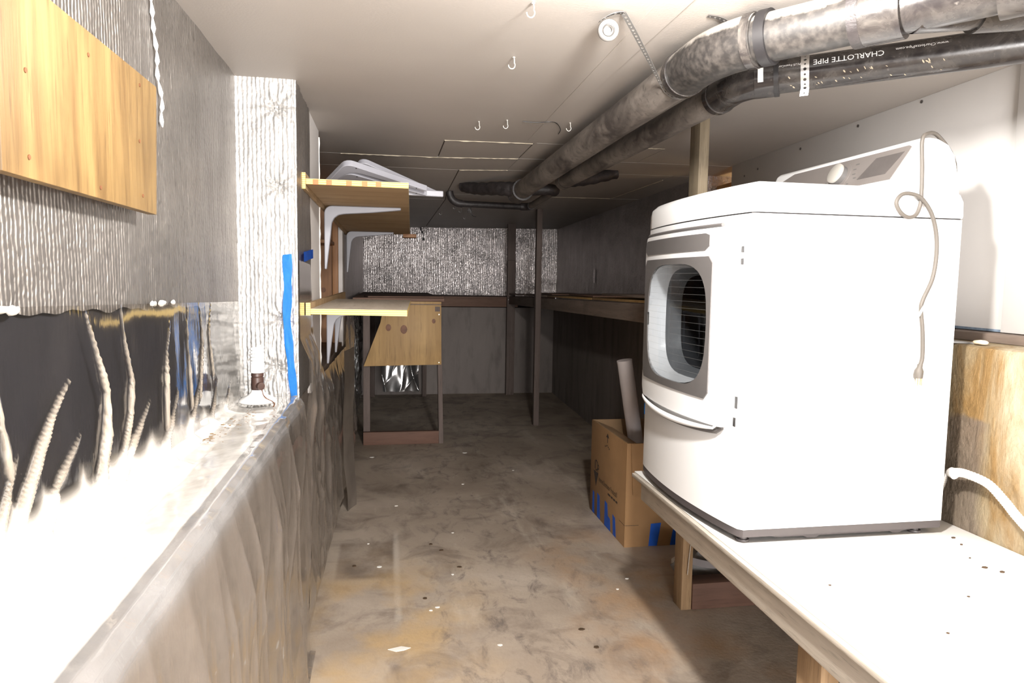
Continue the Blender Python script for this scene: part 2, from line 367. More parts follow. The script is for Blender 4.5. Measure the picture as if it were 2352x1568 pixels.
def thing(name, label, cat, loc, group=None):
    o = bpy.data.objects.new(name, None); C.objects.link(o); o.location = loc; o.empty_display_size = .05
    return tag(o, label, cat, group)
def struct(name, bm, mat, label, bev=0, smooth=35):
    return tag(obj(name, bm, mat, None, bev, smooth, origin=(0, 0, 0)), label, None, None, 'structure')
def setmat(o, fn):
    """choose the material slot of each face from its centre and normal (object space)"""
    for p in o.data.polygons: p.material_index = fn(p.center+worldloc(o), p.normal)
def fbm(x, y, z=0.0): return noise.noise(Vector((x, y, z)))
def ridge(x, y, z=0.0, k=3): return (1-abs(noise.noise(Vector((x, y, z)))))**k
R = random.Random(7)
def text_mesh(s, size, fn, th=0):
    """lettering as flat mesh, each vertex moved onto a surface by fn(u, v)"""
    cu = bpy.data.curves.new('lettering', 'FONT'); cu.body = s; cu.size = size; cu.resolution_u = 2
    o = bpy.data.objects.new('lettering', cu); C.objects.link(o)
    bpy.context.view_layer.update()
    me = bpy.data.meshes.new_from_object(o.evaluated_get(bpy.context.evaluated_depsgraph_get()))
    bpy.data.objects.remove(o); bpy.data.curves.remove(cu)
    bm = bmesh.new(); bm.from_mesh(me); bpy.data.meshes.remove(me)
    bmesh.ops.triangulate(bm, faces=bm.faces[:])
    bmesh.ops.subdivide_edges(bm, edges=[e for e in bm.edges if e.calc_length() > size*.3], cuts=2)
    for v in bm.verts: v.co = fn(v.co.x, v.co.y)
    return bm
# ------------------------------------------------------------------ the room
YB = -2.5                                     # room left open behind the camera, lets fill light in
def XR(y): return 1.78+.04*y if y < 3.76 else 1.9304+(y-3.76)*.0455
def build_room():
    struct('floor', B(-.9, 2.7, YB, 9.7, -.12, 0), 'floor', 'stained grey brown concrete floor with dark scuffs')
    c = struct('ceiling', B(-.9, 2.7, YB, 9.7, 2.064, 2.16), 'ceil_back', 'low beige ceiling of painted boards with open joints')
    polys = [[(-.62, YB), (.70, YB), (.70, 3.412), (.268, 3.44), (.268, 3.925), (-.62, 3.935)],
             [(.274, 3.446), (.70, 3.418), (.706, 3.85), (.274, 3.925)],
             [(.706, YB), (2.3, YB), (2.3, 3.365), (.706, 3.40)],
             [(.706, 3.406), (1.37, 3.385), (1.37, 3.80), (.712, 3.845)],
             [(1.374, 3.382), (2.3, 3.37), (2.3, 3.765), (1.374, 3.80)],
             [(.712, 3.852), (1.37, 3.806), (2.3, 3.772), (2.3, 4.20), (1.70, 4.21), (.82, 4.262), (.716, 4.262)],
             [(-.62, 3.942), (.268, 3.932), (.71, 3.858), (.714, 4.27), (.428, 4.335), (-.62, 4.345)],
             [(.432, 4.338), (.716, 4.268), (.82, 4.268), (1.70, 4.216), (1.77, 4.216), (1.77, 5.47), (1.27, 5.505), (.456, 5.56)],
             [(1.776, 4.212), (2.3, 4.206), (2.3, 5.45), (1.776, 5.468)],
             [(-.62, 4.35), (.426, 4.342), (.45, 5.56), (.474, 5.95), (-.62, 6.0)],
             [(.456, 5.566), (1.27, 5.511), (2.4, 5.456), (2.4, 9.65), (.48, 9.65), (.48, 5.95)],
             [(-.62, 6.006), (.474, 5.957), (.474, 9.65), (-.62, 9.65)]]
    for k, p in enumerate(polys):
        obj('ceiling_panel', prism(bmesh.new(), p, 'z', 2.05, 2.0625), 'ceil', c, 0, 0)
    # joint compound ridges left along the open seams
    for a, b in (((.27, 3.443), (.70, 3.415)), ((-.25, 3.938), (.27, 3.928)), ((.27, 3.928), (.706, 3.854)), ((.43, 4.337), (.72, 4.265)),
                 ((1.14, 3.39), (1.37, 3.383)), ((1.27, 5.508), (1.76, 5.47)), ((1.773, 4.4), (1.773, 5.46))):
        n = 24; pts = []; rr = []
        for i in range(n+1):
            t = i/n; pts.append((a[0]+(b[0]-a[0])*t+R.uniform(-.002, .002), a[1]+(b[1]-a[1])*t+R.uniform(-.003, .003), 2.0505)); rr.append(R.uniform(.0015, .0045))
        obj('seam_filler', T(pts, rr, 5), 'seam', c)
    for a in ((.72, .87, 4.80, 4.845), (.86, .90, 4.02, 4.07)): obj('cut_slot', B(*a, 2.0485, 2.0505), 'black_void', c)
    # taped seam strip
    obj('seam_tape', hexa(bmesh.new(), [(.63, 1.2, 2.048), (.715, 1.2, 2.048), (.715, 3.4, 2.048), (.66, 3.4, 2.048), (.63, 1.2, 2.0502), (.715, 1.2, 2.0502), (.715, 3.4, 2.0502), (.66, 3.4, 2.0502)]), 'ceil', c)
    # ---- left side: foundation below, foil above
    lo = bmesh.new(); box(lo, -.90, -.325, YB, 2.96, 0, .945); struct('wall_left_lower', lo, 'conc', 'concrete foundation ledge wall under clear plastic', .012)
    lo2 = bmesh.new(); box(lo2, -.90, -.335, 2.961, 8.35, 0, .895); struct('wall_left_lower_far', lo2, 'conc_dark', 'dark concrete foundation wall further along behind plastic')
    struct('wall_left_recess', B(-.62, -.512, YB, 2.54, .946, 1.36), 'black_void', 'black strip of wall behind the clear plastic')
    def fw(u, v):
        y = -1.2+u*3.74; zb = 1.352-.027*y; z = zb+v*(2.05-zb)
        d = .006*fbm(y*2.3, z*2.0)+.004*fbm(y*9, z*1.2, 3)
        if v < .03: z += .012*fbm(y*14, 0, 8)
        return (-.507+d, y, z)
    wl = struct('wall_left', gridmesh(bmesh.new(), 190, 40, fw), 'foil', 'silver bubble foil insulation on the upper wall beside the plywood board')
    obj('wall_backing', B(-.62, -.515, YB, 2.54, 1.361, 2.05), 'foil', wl, 0, 0)
    for y, z, L in ((1.00, 1.331, .045), (1.045, 1.329, .02), (1.62, 1.318, .02), (1.68, 1.317, .028), (1.76, 1.316, .015)):
        bm = bmesh.new(); bmesh.ops.create_icosphere(bm, subdivisions=2, radius=1, matrix=Matrix.Translation((-.499, y, z)) @ Matrix.Diagonal((.004, L, .006, 1)))
        for v in bm.verts: v.co += Vector((0, .004*fbm(v.co.y*90, v.co.z*90), .005*fbm(v.co.y*70, v.co.z*120, 3)))
        obj('torn_foam', bm, 'chip', wl, 0, 60)
    pts = [(-.50, 1.66+.012*sin(i*.7)*(i/26)+i*.0026, 1.985-i*.0105) for i in range(27)]
    obj('foil_seam', T(pts, [.0035+.0022*sin(i*2.1) for i in range(27)], 8), 'print', wl)  # white beading paints the highlights along the foil seam
    # ---- foil wrapped column
    dims = [(-.375, 1.955), (-.37, 1.69), (-.36, 1.235), (-.385, 1.065)]
    def fc(u, v):
        x = -.512+u*.202; z = .945+v*1.105
        d = .004*fbm(x*11, z*7)+.0025*fbm(x*40, z*25, 2)
        for a, b in dims:
            r = math.hypot(x-a, z-b); d += .011*exp(-(r/.022)**2)+.004*exp(-(r/.07)**2)*sin(9*math.atan2(z-b, x-a))
        e = max(0, (u-.93)/.07); d += .006*e*e
        return (x, 2.536+d, z)
    col = struct('wall_column', gridmesh(bmesh.new(), 44, 200, fc), 'foil_col', 'white blown out foil wrapped column at the end of the ledge')
    obj('column_core', B(-.62, -.318, 2.556, 2.958, .946, 2.05), 'foil_col', col, 0, 0)
    def fs(u, v):
        y = 2.543+u*.43; z = .945+v*1.105
        return (-.311+.005*fbm(y*9, z*3, 5)+.004*fbm(y*30, z*4, 1), y+(.01*fbm(0, z*9, 4) if u > .95 else 0), z)
    obj('foil_side', gridmesh(bmesh.new(), 40, 110, fs), 'foil', col)
    # ---- drywall strip, open niche, far foil
    ds = struct('wall_left_strip', B(-.62, -.314, 2.974, 3.385, .90, 2.05), 'white_wall2', 'pale drywall strip between foil column and open niche')
    pts = [(-.313, 3.388+R.uniform(-.004, .004), .95+i*.0275) for i in range(40)]
    obj('torn_edge', T(pts, [R.uniform(.002, .006) for _ in pts], 6), 'chip', ds)
    nb = struct('wall_left_niche', B(-.66, -.625, 3.385, 5.02, .90, 2.05), 'wood_niche', 'brown boards at the back of the open niche')
    obj('jamb_board', B(-.625, -.345, 5.0, 5.02, .93, 2.05), 'wood_niche', nb)
    obj('jamb_stud', B(-.375, -.337, 4.955, 4.998, .93, 2.05), 'wood_niche', nb, .002)
    obj('shelf_board', B(-.625, -.36, 4.6, 5.0, 1.60, 1.62), 'wood_niche', nb)
    k = bmesh.new(); lathe(k, [(.018, 0), (.018, .003)], (-.44, 4.9985, 1.295), 14, Matrix.Rotation(pi/2, 3, 'X')); obj('knot', k, 'knot', nb)
    obj('niche_sill', hexa(bmesh.new(), [(-.62, 3.385, .898), (-.318, 3.385, .898), (-.318, 5.02, .898), (-.62, 5.02, .898), (-.62, 3.385, .93), (-.318, 3.385, .93), (-.318, 5.02, .93), (-.62, 5.02, .93)]), 'wood_dark_y', nb, .003)
    fl = struct('wall_left_far', B(-.62, -.318, 5.235, 9.62, .9, 2.05), 'foil_right', 'dark foil insulation on the far left wall', 0, 0)
    obj('drywall_strip', B(-.62, -.311, 5.021, 5.234, .9, 2.05), 'white_wall2', fl, .002)
    # ---- back wall
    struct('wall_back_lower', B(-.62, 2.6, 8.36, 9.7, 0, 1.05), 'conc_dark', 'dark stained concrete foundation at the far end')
    def fb(u, v):
        x = -.34+u*2.51; y = 9.42-u*.555; z = 1.06+v*.99
        d = .012*fbm(x*3, z*3, 2)+.008*fbm(x*9, z*6, 6)
        return (x, y+d, z)
    fbk = struct('wall_back', gridmesh(bmesh.new(), 130, 60, fb), 'foil_back', 'crinkled silver bubble foil on the far end wall')
    obj('wall_backing', hexa(bmesh.new(), [(-.36, 9.45, 1.05), (2.2, 8.90, 1.05), (2.3, 9.7, 1.05), (-.36, 9.7, 1.05), (-.36, 9.45, 2.06), (2.2, 8.90, 2.06), (2.3, 9.7, 2.06), (-.36, 9.7, 2.06)]), 'black_void', fbk)
    tr = struct('trim_1', B(-.36, 1.55, 8.30, 8.36, 1.06, 1.165), 'wood_dark_x', 'dark timber rail under the foil of the far wall', .004)
    obj('ledge_board', hexa(bmesh.new(), [(-.36, 8.27, 1.166), (2.0, 8.27, 1.166), (2.15, 8.87, 1.166), (-.34, 9.40, 1.166), (-.36, 8.27, 1.18), (2.0, 8.27, 1.18), (2.15, 8.87, 1.18), (-.34, 9.40, 1.18)]), 'wood_dark_x', tr)
    # ---- right side
    struct('wall_right_foundation', B(1.65, 2.6, YB, 3.05, 0, 1.215), 'conc_stain', 'yellow stained rough concrete foundation behind the dryer', .015)
    rl = bmesh.new(); hexa(rl, [(1.80, 3.051, 0), (2.6, 3.051, 0), (2.6, 8.36, 0), (2.01, 8.36, 0), (1.80, 3.051, 1.10), (2.6, 3.051, 1.10), (2.6, 8.36, 1.10), (2.01, 8.36, 1.10)])
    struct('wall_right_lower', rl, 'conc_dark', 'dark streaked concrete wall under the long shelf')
    wr = struct('wall_right', hexa(bmesh.new(), [(XR(1.83), 1.83, 1.245), (2.1, 1.83, 1.245), (2.1, 3.76, 1.245), (XR(3.76), 3.76, 1.245), (XR(1.83), 1.83, 2.05), (2.1, 1.83, 2.05), (2.1, 3.76, 2.05), (XR(3.76), 3.76, 2.05)]), 'white_wall', 'white drywall behind the dryer', .001)
    obj('drywall_panel', hexa(bmesh.new(), [(XR(YB)-.012, YB, 1.245), (2.1, YB, 1.245), (2.1, 1.828, 1.245), (XR(1.83)-.012, 1.828, 1.245), (XR(YB)-.012, YB, 2.05), (2.1, YB, 2.05), (2.1, 1.828, 2.05), (XR(1.83)-.012, 1.828, 2.05)]), 'white_wall', wr, .003)
    obj('paint_edge', hexa(bmesh.new(), [(XR(1.84)-.0012, 1.84, 1.2455), (XR(1.84), 1.84, 1.2455), (XR(2.6), 2.6, 1.2455), (XR(2.6)-.0012, 2.6, 1.2455), (XR(1.84)-.0012, 1.84, 1.253), (XR(1.84), 1.84, 1.253), (XR(2.6), 2.6, 1.256), (XR(2.6)-.0012, 2.6, 1.256)]), 'blue_grey', wr)
    for y, z in ((3.04, 2.015), (2.61, 2.028), (2.25, 2.036), (3.45, 1.985), (3.6, 1.97)):
        s = bmesh.new(); lathe(s, [(.006, 0), (.006, .002), (.003, .0025)], (XR(y)+.0005, y, z), 10, Matrix.Rotation(-pi/2, 3, 'Y')); obj('screw', s, 'steel_dark', wr)
    struct('trim_2', B(1.79, 2.6, YB, 3.05, 1.2155, 1.243), 'wood_dark_y', 'thin dark sill plate under the white drywall', .003)
    def fr(u, v):
        y = 4.14+u*4.74; z = 1.10+v*.95
        return (XR(y)+.008*fbm(y*2, z*2, 4)+.004*fbm(y*12, z*2, 9), y, z)
    fwr = struct('wall_right_far', gridmesh(bmesh.new(), 190, 50, fr), 'foil_right', 'dull foil insulation on the wall above the long shelf')
    obj('wall_backing', hexa(bmesh.new(), [(XR(4.14)+.02, 4.14, 1.1), (2.6, 4.14, 1.1), (2.6, 8.9, 1.1), (XR(8.9)+.02, 8.9, 1.1), (XR(4.14)+.02, 4.14, 2.06), (2.6, 4.14, 2.06), (2.6, 8.9, 2.06), (XR(8.9)+.02, 8.9, 2.06)]), 'foil_right', fwr, 0, 0)
    def patch(poly, off):
        bm = bmesh.new(); n = len(poly)
        A = [bm.verts.new((XR(y)-off, y, z)) for y, z in poly]; D = [bm.verts.new((XR(y)-off-.004, y, z)) for y, z in poly]
        bm.faces.new(A); bm.faces.new(D[::-1])
        for i in range(n): bm.faces.new((A[i], A[(i+1) % n], D[(i+1) % n], D[i]))
        return bm
    obj('foil_patch', patch([(4.9, 1.25), (5.5, 1.25), (5.52, 1.33), (5.66, 1.365), (5.45, 1.375), (5.2, 1.40), (4.9, 1.41)], .012), 'foil_right', fwr)
    obj('torn_strip', patch([(6.80, 1.37), (6.86, 1.37), (6.87, 1.46), (6.84, 1.52), (6.80, 1.50)], .010), 'foil_back', fwr)
    # ---- gap in the wall showing warm lit framing
    g = struct('wall_right_cavity', B(2.45, 2.5, 3.6, 4.6, 1.1, 2.06), 'wood_warm', 'warm lit wood framing seen through the gap in the wall')
    obj('header', B(2.02, 2.10, 3.78, 4.12, 1.93, 1.985), 'wood_warm', g, .003)
    obj('stud', B(2.10, 2.14, 3.93, 3.965, 1.2, 2.05), 'wood_warm', g, .003)
    obj('stud', B(2.10, 2.16, 4.06, 4.16, 1.2, 1.93), 'wood_niche', g, .003)
    obj('wire', T(smoothpath([(2.08, 3.83, 1.98), (2.09, 3.90, 1.93), (2.09, 3.925, 1.86), (2.09, 3.93, 1.70)]), .006, 8), 'yellow_wire', g)
    lamp('cavity_bulb', (2.28, 3.95, 1.80), 3, (1, .72, .38), .04)
build_room()
# ------------------------------------------------------------------ polythene sheets
def build_plastic():
    # the sheet over the wall, the ledge and down to the floor, one continuous film
    def prof(y, s):
        """s in 0..1 from the top edge to the floor; returns x, z and the outward direction"""
        r = max(.010, .125-.05*max(0, min(2.5, y)))
        pts = [(-.495, 1.362-.027*y), (-.493, .957+r*1.35), (-.487, .957+r*.7), (-.46, .957+r*.2), (-.44+r*.3, .958), (-.36, .962), (-.318, .962), (-.301, .954), (-.293, .935), (-.291, .87), (-.296, .40), (-.292, .06), (-.288, .012), (-.262, .006)]
        w = [0, .20, .25, .29, .335, .40, .44, .465, .485, .52, .78, .95, .98, 1]
        for i in range(len(w)-1):
            if s <= w[i+1]+1e-9:
                t = (s-w[i])/(w[i+1]-w[i]); a, b = Vector(pts[i]), Vector(pts[i+1]); p = a.lerp(b, t); d = (b-a).normalized(); return p.x, p.y, -d.y, d.x
    Y0, Y1 = .25, 2.527
    cr = [([(1.258, 1.32), (1.333, 1.171), (1.326, 1.094), (1.277, 1.0)], .015, .013), ([(1.416, 1.323), (1.422, 1.257), (1.462, 1.176), (1.451, 1.109), (1.40, 1.03)], .010, .010),
          ([(1.199, 1.214), (1.126, 1.159), (1.067, 1.102), (1.0, 1.03)], .014, .014), ([(1.714, 1.267), (1.683, 1.214), (1.665, 1.157), (1.66, 1.04)], .010, .009), ([(.982, 1.182), (.955, 1.131), (.92, 1.06)], .012, .012),
          ([(1.03, 1.138), (.996, 1.098), (.96, 1.04)], .010, .010), ([(1.223, 1.117), (1.131, 1.057), (1.06, .99)], .013, .016), ([(1.562, 1.116), (1.476, 1.06), (1.36, .99)], .012, .014),
          ([(.965, 1.30), (.985, 1.20), (1.0, 1.12)], .008, .010), ([(1.86, 1.31), (1.85, 1.2), (1.87, 1.05)], .008, .008), ([(1.97, 1.31), (1.99, 1.2), (1.95, 1.06)], .008, .008), ([(2.1, 1.31), (2.07, 1.22), (2.1, 1.1)], .008, .008),
          ([(1.75, 1.11), (1.70, 1.05), (1.62, .98)], .012, .013), ([(1.95, 1.10), (1.90, 1.04), (1.83, .98)], .010, .012), ([(2.15, 1.08), (2.10, 1.02), (2.05, .97)], .010, .012), ([(2.33, 1.06), (2.28, 1.01), (2.24, .97)], .008, .01)]
    def crease(y, z):
        d = 0
        for P, h, w in cr:
            if not (min(p[0] for p in P)-.06 < y < max(p[0] for p in P)+.06): continue
            best = 9; pr = 0
            for k, ((a0, b0), (a1, b1)) in enumerate(zip(P, P[1:])):
                dx, dz = a1-a0, b1-b0; t = max(0, min(1, ((y-a0)*dx+(z-b0)*dz)/(dx*dx+dz*dz))); e = math.hypot(y-a0-dx*t, z-b0-dz*t)
                if e < best: best = e; pr = (k+t)/(len(P)-1)
            g = .12+1.25*pr*(.8+.5*fbm(y*30, z*25, 4)); d = max(d, h*min(1, g+.2)*max(0, 1-best/(w*1.6*g))**1.2)
        return d
    def fn(u, v):
        y = Y0+u*(Y1-Y0); s = v; x, z, nx, nz = prof(y, s)
        if s < .34:
            k = min(1, s/.05)
            d = crease(y, z)+.005*k*fbm(y*4, z*4, 7)+.0012*k*fbm(y*17, z*8, 3)
        elif s < .47:
            d = .004*fbm(y*4, x*8, 2)+.0012*fbm(y*18, x*18, 5)+.008*max(0, 1-abs(s-.455)/.05)*fbm(y*7, 4, 3)
        else:
            k = min(1, (s-.47)/.12); q = y+.25*(z-.5)
            d = .006*fbm(y*7, 4, 3)*(1-k)+k*(.022*ridge(q*2.3, z*.5, 3, 3)+.011*ridge(q*6.0, z*.6, 6, 5)+.004*ridge(y*5-z*2.0, z*.9, 8, 6))
        return (x+nx*d, y, max(.003, z+nz*d))
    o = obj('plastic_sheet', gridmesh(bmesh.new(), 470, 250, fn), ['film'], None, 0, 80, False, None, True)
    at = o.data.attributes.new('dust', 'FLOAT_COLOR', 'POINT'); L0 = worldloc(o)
    def sm(a, b, x): t = max(0, min(1, (x-a)/(b-a))); return t*t*(3-2*t)
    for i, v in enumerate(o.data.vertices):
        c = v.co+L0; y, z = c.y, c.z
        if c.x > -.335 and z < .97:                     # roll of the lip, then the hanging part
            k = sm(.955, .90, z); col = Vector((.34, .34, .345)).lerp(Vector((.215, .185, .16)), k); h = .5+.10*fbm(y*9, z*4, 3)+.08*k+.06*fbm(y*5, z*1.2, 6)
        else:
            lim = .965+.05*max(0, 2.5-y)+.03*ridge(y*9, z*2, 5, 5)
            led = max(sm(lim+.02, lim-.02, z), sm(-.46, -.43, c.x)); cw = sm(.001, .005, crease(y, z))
            col = Vector((.46, .40, .33)).lerp(Vector((.70, .675, .64)), led); h = max(.012+.03*max(0, fbm(y*5, z*5, 9)), .62*cw, .78*led)  # creases tinted tan: ledge reflection painted into the colour
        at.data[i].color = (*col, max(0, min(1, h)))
    tag(o, 'clear plastic sheet draped over the ledge beside the foil column', 'plastic sheet')
    # loose sheet along the further wall, up under the niche
    def top(y):
        t = [(2.54, 1.44), (2.9, 1.43), (2.99, 1.15), (3.2, 1.0), (3.36, .935), (5.0, .90), (5.1, 1.04), (5.5, 1.16), (5.78, 1.17)]
        for (a, b), (c, d) in zip(t, t[1:]):
            if y <= c: return b+(d-b)*(y-a)/(c-a)
        return t[-1][1]
    def fn2(u, v):
        y = 2.545+u*3.2; zt = top(y); z = .006+(zt-.006)*v
        q = y+.18*(z-.4); k = min(1, v*8)*min(1, (1-v)*6+.25)
        d = k*(.024*ridge(q*3.0, z*.7, 13, 3)+.014*ridge(q*6-z*1.5, z*1.2, 16, 4)+.010*ridge(y*4+z*2.5, z*1.6, 18, 7))
        b = -.300+.02*min(1, max(0, (y-3.2)/1.2))*(1-v)
        if z > 1.08: w = max(0, 1-(z-1.08)*12); d *= w; b = -.3045+(b+.3045)*w
        return (b+d, y, z)
    o = obj('plastic_sheet', gridmesh(bmesh.new(), 330, 120, fn2), ['film_mid'], None, 0, 80, False)
    tag(o, 'wrinkled plastic sheet hanging on the wall below the open niche', 'plastic sheet')
    def fn3(u, v):
        y = 5.95+u*2.3; z = .05+v*1.0
        d = .02*ridge(y*9, z*1.2, 23, 5)+.015*ridge(y*17, z*3, 26, 7)
        return (-.32+d, y, z)
    o = obj('plastic_sheet', gridmesh(bmesh.new(), 130, 60, fn3), ['film_silver'], None, 0, 80, False)
    tag(o, 'shiny plastic sheet on the wall under the wooden counter', 'plastic sheet')
    # crumpled silver plastic hanging under the counter
    def fn4(u, v):
        x = -.055+u*.385; z = .18+v*.98
        d = .04*ridge(x*5+z*1.0, z*1.0, 33, 3)+.014*ridge(x*8-z*4, z*3, 36, 4)
        zz = z+(.012*fbm(x*20, 3) if v < .02 else 0)
        return (x+.015*fbm(0, z*4, 7), 7.5-d, zz)
    o = obj('plastic_sheet', gridmesh(bmesh.new(), 70, 120, fn4), ['film_silver'], None, 0, 80, False)
    tag(o, 'crumpled silver plastic sheet hanging beneath the wooden counter', 'plastic sheet')
    # stiff taupe strip leaning against the wall foot
    def fn5(u, v):
        z = .004+v*.95; w = .055+.07*min(1, v*2.2); x = -.215-.02*min(1, v*3)+.004*sin(v*9); y = 4.19+.10*v+(u-.5)*w*2.2
        return (x+(u-.4)*.045+.006*fbm(y*8, z*6), y, z)
    bm = gridmesh(bmesh.new(), 8, 30, fn5)
    bmesh.ops.solidify(bm, geom=bm.faces[:], thickness=.003)
    tag(obj('hardboard_strip', bm, 'hardboard', None, 0, 60), 'taupe strip of hardboard leaning against the plastic covered wall', 'strip')
build_plastic()
def build_tape():
    def fn(u, v):
        z = 1.458-v*.495; pts = [(0, -.343), (.25, -.342), (.45, -.347), (.7, -.338), (1, -.325)]
        for (a, b), (c, d) in zip(pts, pts[1:]):
            if v <= c+1e-9: cx = b+(d-b)*(v-a)/(c-a); break
        w = .030-.006*v+.003*sin(v*23)
        return (cx+(u-.5)*w, 2.529-.003*abs(fbm(v*9, u*2))-.001, z+.004*(u-.5))
    bm = gridmesh(bmesh.new(), 5, 60, fn); bmesh.ops.solidify(bm, geom=bm.faces[:], thickness=.0006)
    tag(obj('masking_tape', bm, 'tape', None, 0, 60), 'long crumpled blue tape strip down the foil column edge', 'tape')
    def fn2(u, v): return (-.299+.002*sin(u*7), 2.63+u*.31, 1.435+v*.036+u*.022)
    bm = gridmesh(bmesh.new(), 12, 3, fn2); bmesh.ops.solidify(bm, geom=bm.faces[:], thickness=.0006)
    tag(obj('masking_tape', bm, 'tape2', None, 0, 60), 'short dark blue tape piece on the side of the foil column', 'tape')
build_tape()
# ------------------------------------------------------------------ left side things
def build_board():
    t = thing('plywood_board', 'golden plywood board fixed to the foil wall', 'board', (-.48, 1.25, 1.50))
    obj('panel', hexa(bmesh.new(), [(-.478, .955, 1.503), (-.46, .955, 1.503), (-.46, 1.53, 1.501), (-.478, 1.53, 1.501), (-.478, .955, 1.757), (-.46, .955, 1.757), (-.46, 1.551, 1.758), (-.478, 1.551, 1.758)]), 'ply', t, .0015)
    obj('batten', B(-.503, -.479, .97, 1.51, 1.515, 1.56), 'wood_niche', t); obj('batten', B(-.503, -.479, .97, 1.51, 1.70, 1.745), 'wood_niche', t)
    for y, z in ((1.02, 1.53), (1.02, 1.64), (1.02, 1.74), (1.45, 1.53), (1.44, 1.63), (1.45, 1.735), (1.22, 1.72), (1.25, 1.52)):
        s = bmesh.new(); lathe(s, [(.0035, 0), (.0035, .0012)], (-.4598, y, z), 8, Matrix.Rotation(pi/2, 3, 'Y')); obj('nail', s, 'knot', t)
build_board()
def bracket_bm(mat=None, arm=.37, leg=.30, w=.028):
    out = [(0, -leg)]+[(.035-.035*cos(a), -.035+.035*sin(a)) for a in (radians(q) for q in (0, 22, 45, 68, 90))]+[(arm, 0)]
    inn = [(arm, -.012), (arm*.6, -.028)]+[(.034+.055-.055*sin(a), -.038-.055+.055*cos(a)) for a in (radians(q) for q in (0, 25, 50, 75, 90))]+[(.024, -leg*.6), (.010, -leg)]
    bm = prism(bmesh.new(), out+inn, 'y', -w/2, w/2)
    bmesh.ops.bevel(bm, geom=bm.edges[:], offset=.003, segments=1, affect='EDGES', clamp_overlap=True)
    if mat: bmesh.ops.transform(bm, matrix=mat, verts=bm.verts[:])
    return bm
def build_shelves():
    t = thing('wall_shelf', 'upper plywood shelf with red marks holding spare metal brackets', 'shelf', (-.31, 2.69, 1.70))
    brd = obj('board', hexa(bmesh.new(), [(-.297, 2.70, 1.722), (.077, 2.70, 1.720), (.17, 5.53, 1.722), (-.297, 5.53, 1.722), (-.297, 2.70, 1.742), (.077, 2.70, 1.741), (.17, 5.53, 1.742), (-.297, 5.53, 1.742)]), ['ply_shelf', 'ply_end'], t)
    setmat(brd, lambda c, n: 1 if abs(n.z) < .5 else 0)
    for x in (-.262, -.214, -.142, -.085, -.034):
        obj('paint_mark', B(x-.010, x+.010, 2.6985, 2.7, 1.7215, 1.7405), 'red', brd)
    cl = obj('cleat', B(-.312, -.2985, 2.70, 5.5, 1.705, 1.764), ['ply_shelf', 'ply_end'], t); setmat(cl, lambda c, n: 1 if abs(n.y) > .5 else 0)
    obj('end_block', B(.115, .215, 5.42, 5.54, 1.695, 1.721), 'wood_niche', t, .002)
    for y in (3.46, 5.28): obj('bracket', bracket_bm(Matrix.Translation((-.297, y, 1.7205)), .36 if y < 4 else .34), 'bracket', t)
    t = thing('wall_shelf', 'lower plywood shelf with pale dusty top on grey brackets', 'shelf', (-.31, 2.69, 1.22))
    brd = obj('board', hexa(bmesh.new(), [(-.2845, 2.70, 1.242), (.073, 2.70, 1.237), (.125, 3.93, 1.242), (-.2845, 4.05, 1.242), (-.2845, 2.70, 1.263), (.073, 2.70, 1.260), (.125, 3.93, 1.262), (-.2845, 4.05, 1.262)]), ['ply_shelf', 'ply_end', 'ply_top'], t)
    setmat(brd, lambda c, n: 2 if n.z > .5 else (1 if abs(n.z) < .5 else 0))
    cl = obj('cleat', B(-.302, -.285, 2.70, 4.9, 1.238, 1.285), ['ply_shelf', 'ply_end'], t); setmat(cl, lambda c, n: 1 if abs(n.y) > .5 else 0)
    for y in (3.46, 3.98): obj('bracket', bracket_bm(Matrix.Translation((-.290, y, 1.2365)), .34, .27), 'bracket', t)
    # spare brackets lying on the upper shelf
    def lay(corner, a, b, label):
        a = Vector(a).normalized(); b = Vector(b); b = (b-a*b.dot(a)).normalized(); n = b.cross(a)
        m = Matrix(((a.x, n.x, -b.x, corner[0]), (a.y, n.y, -b.y, corner[1]), (a.z, n.z, -b.z, corner[2]), (0, 0, 0, 1)))
        br = bracket_bm(m, .38, .26, .026)
        zmin = min(v.co.z for v in br.verts)
        if zmin < 1.7435:
            for v in br.verts: v.co.z += 1.7435-zmin
        o = thing('shelf_bracket', label, 'bracket', (corner[0], corner[1], 1.7435), 'spare brackets on the upper shelf')
        obj('arm', br, 'bracket', o)
        for k in (.05, .33):
            p = Vector(corner)+a*k+n*.0135-(b*-.008)
            h = bmesh.new(); lathe(h, [(.003, -.0004), (.003, .0006)], p+Vector((0, 0, max(0, 1.7435-zmin))), 8, n.to_track_quat('Z', 'Y').to_matrix()); obj('screw_hole', h, 'black', o)
        return o
    lay((-.165, 2.90, 1.845), (.34, .17, -.075), (-.06, .24, -.10), 'grey metal bracket with its corner highest on the front of the pile')
    lay((-.165, 2.965, 1.815), (.34, .17, -.06), (-.06, .24, -.07), 'grey metal bracket tucked under the front bracket of the pile')
    lay((-.115, 3.14, 1.895), (.32, .10, -.115), (-.05, .24, -.14), 'grey metal bracket peaking at the back of the pile')
    lay((-.13, 3.10, 1.76), (.36, .06, 0), (-.04, .24, 0), 'grey metal bracket lying lowest with its tip past the shelf edge')
build_shelves()
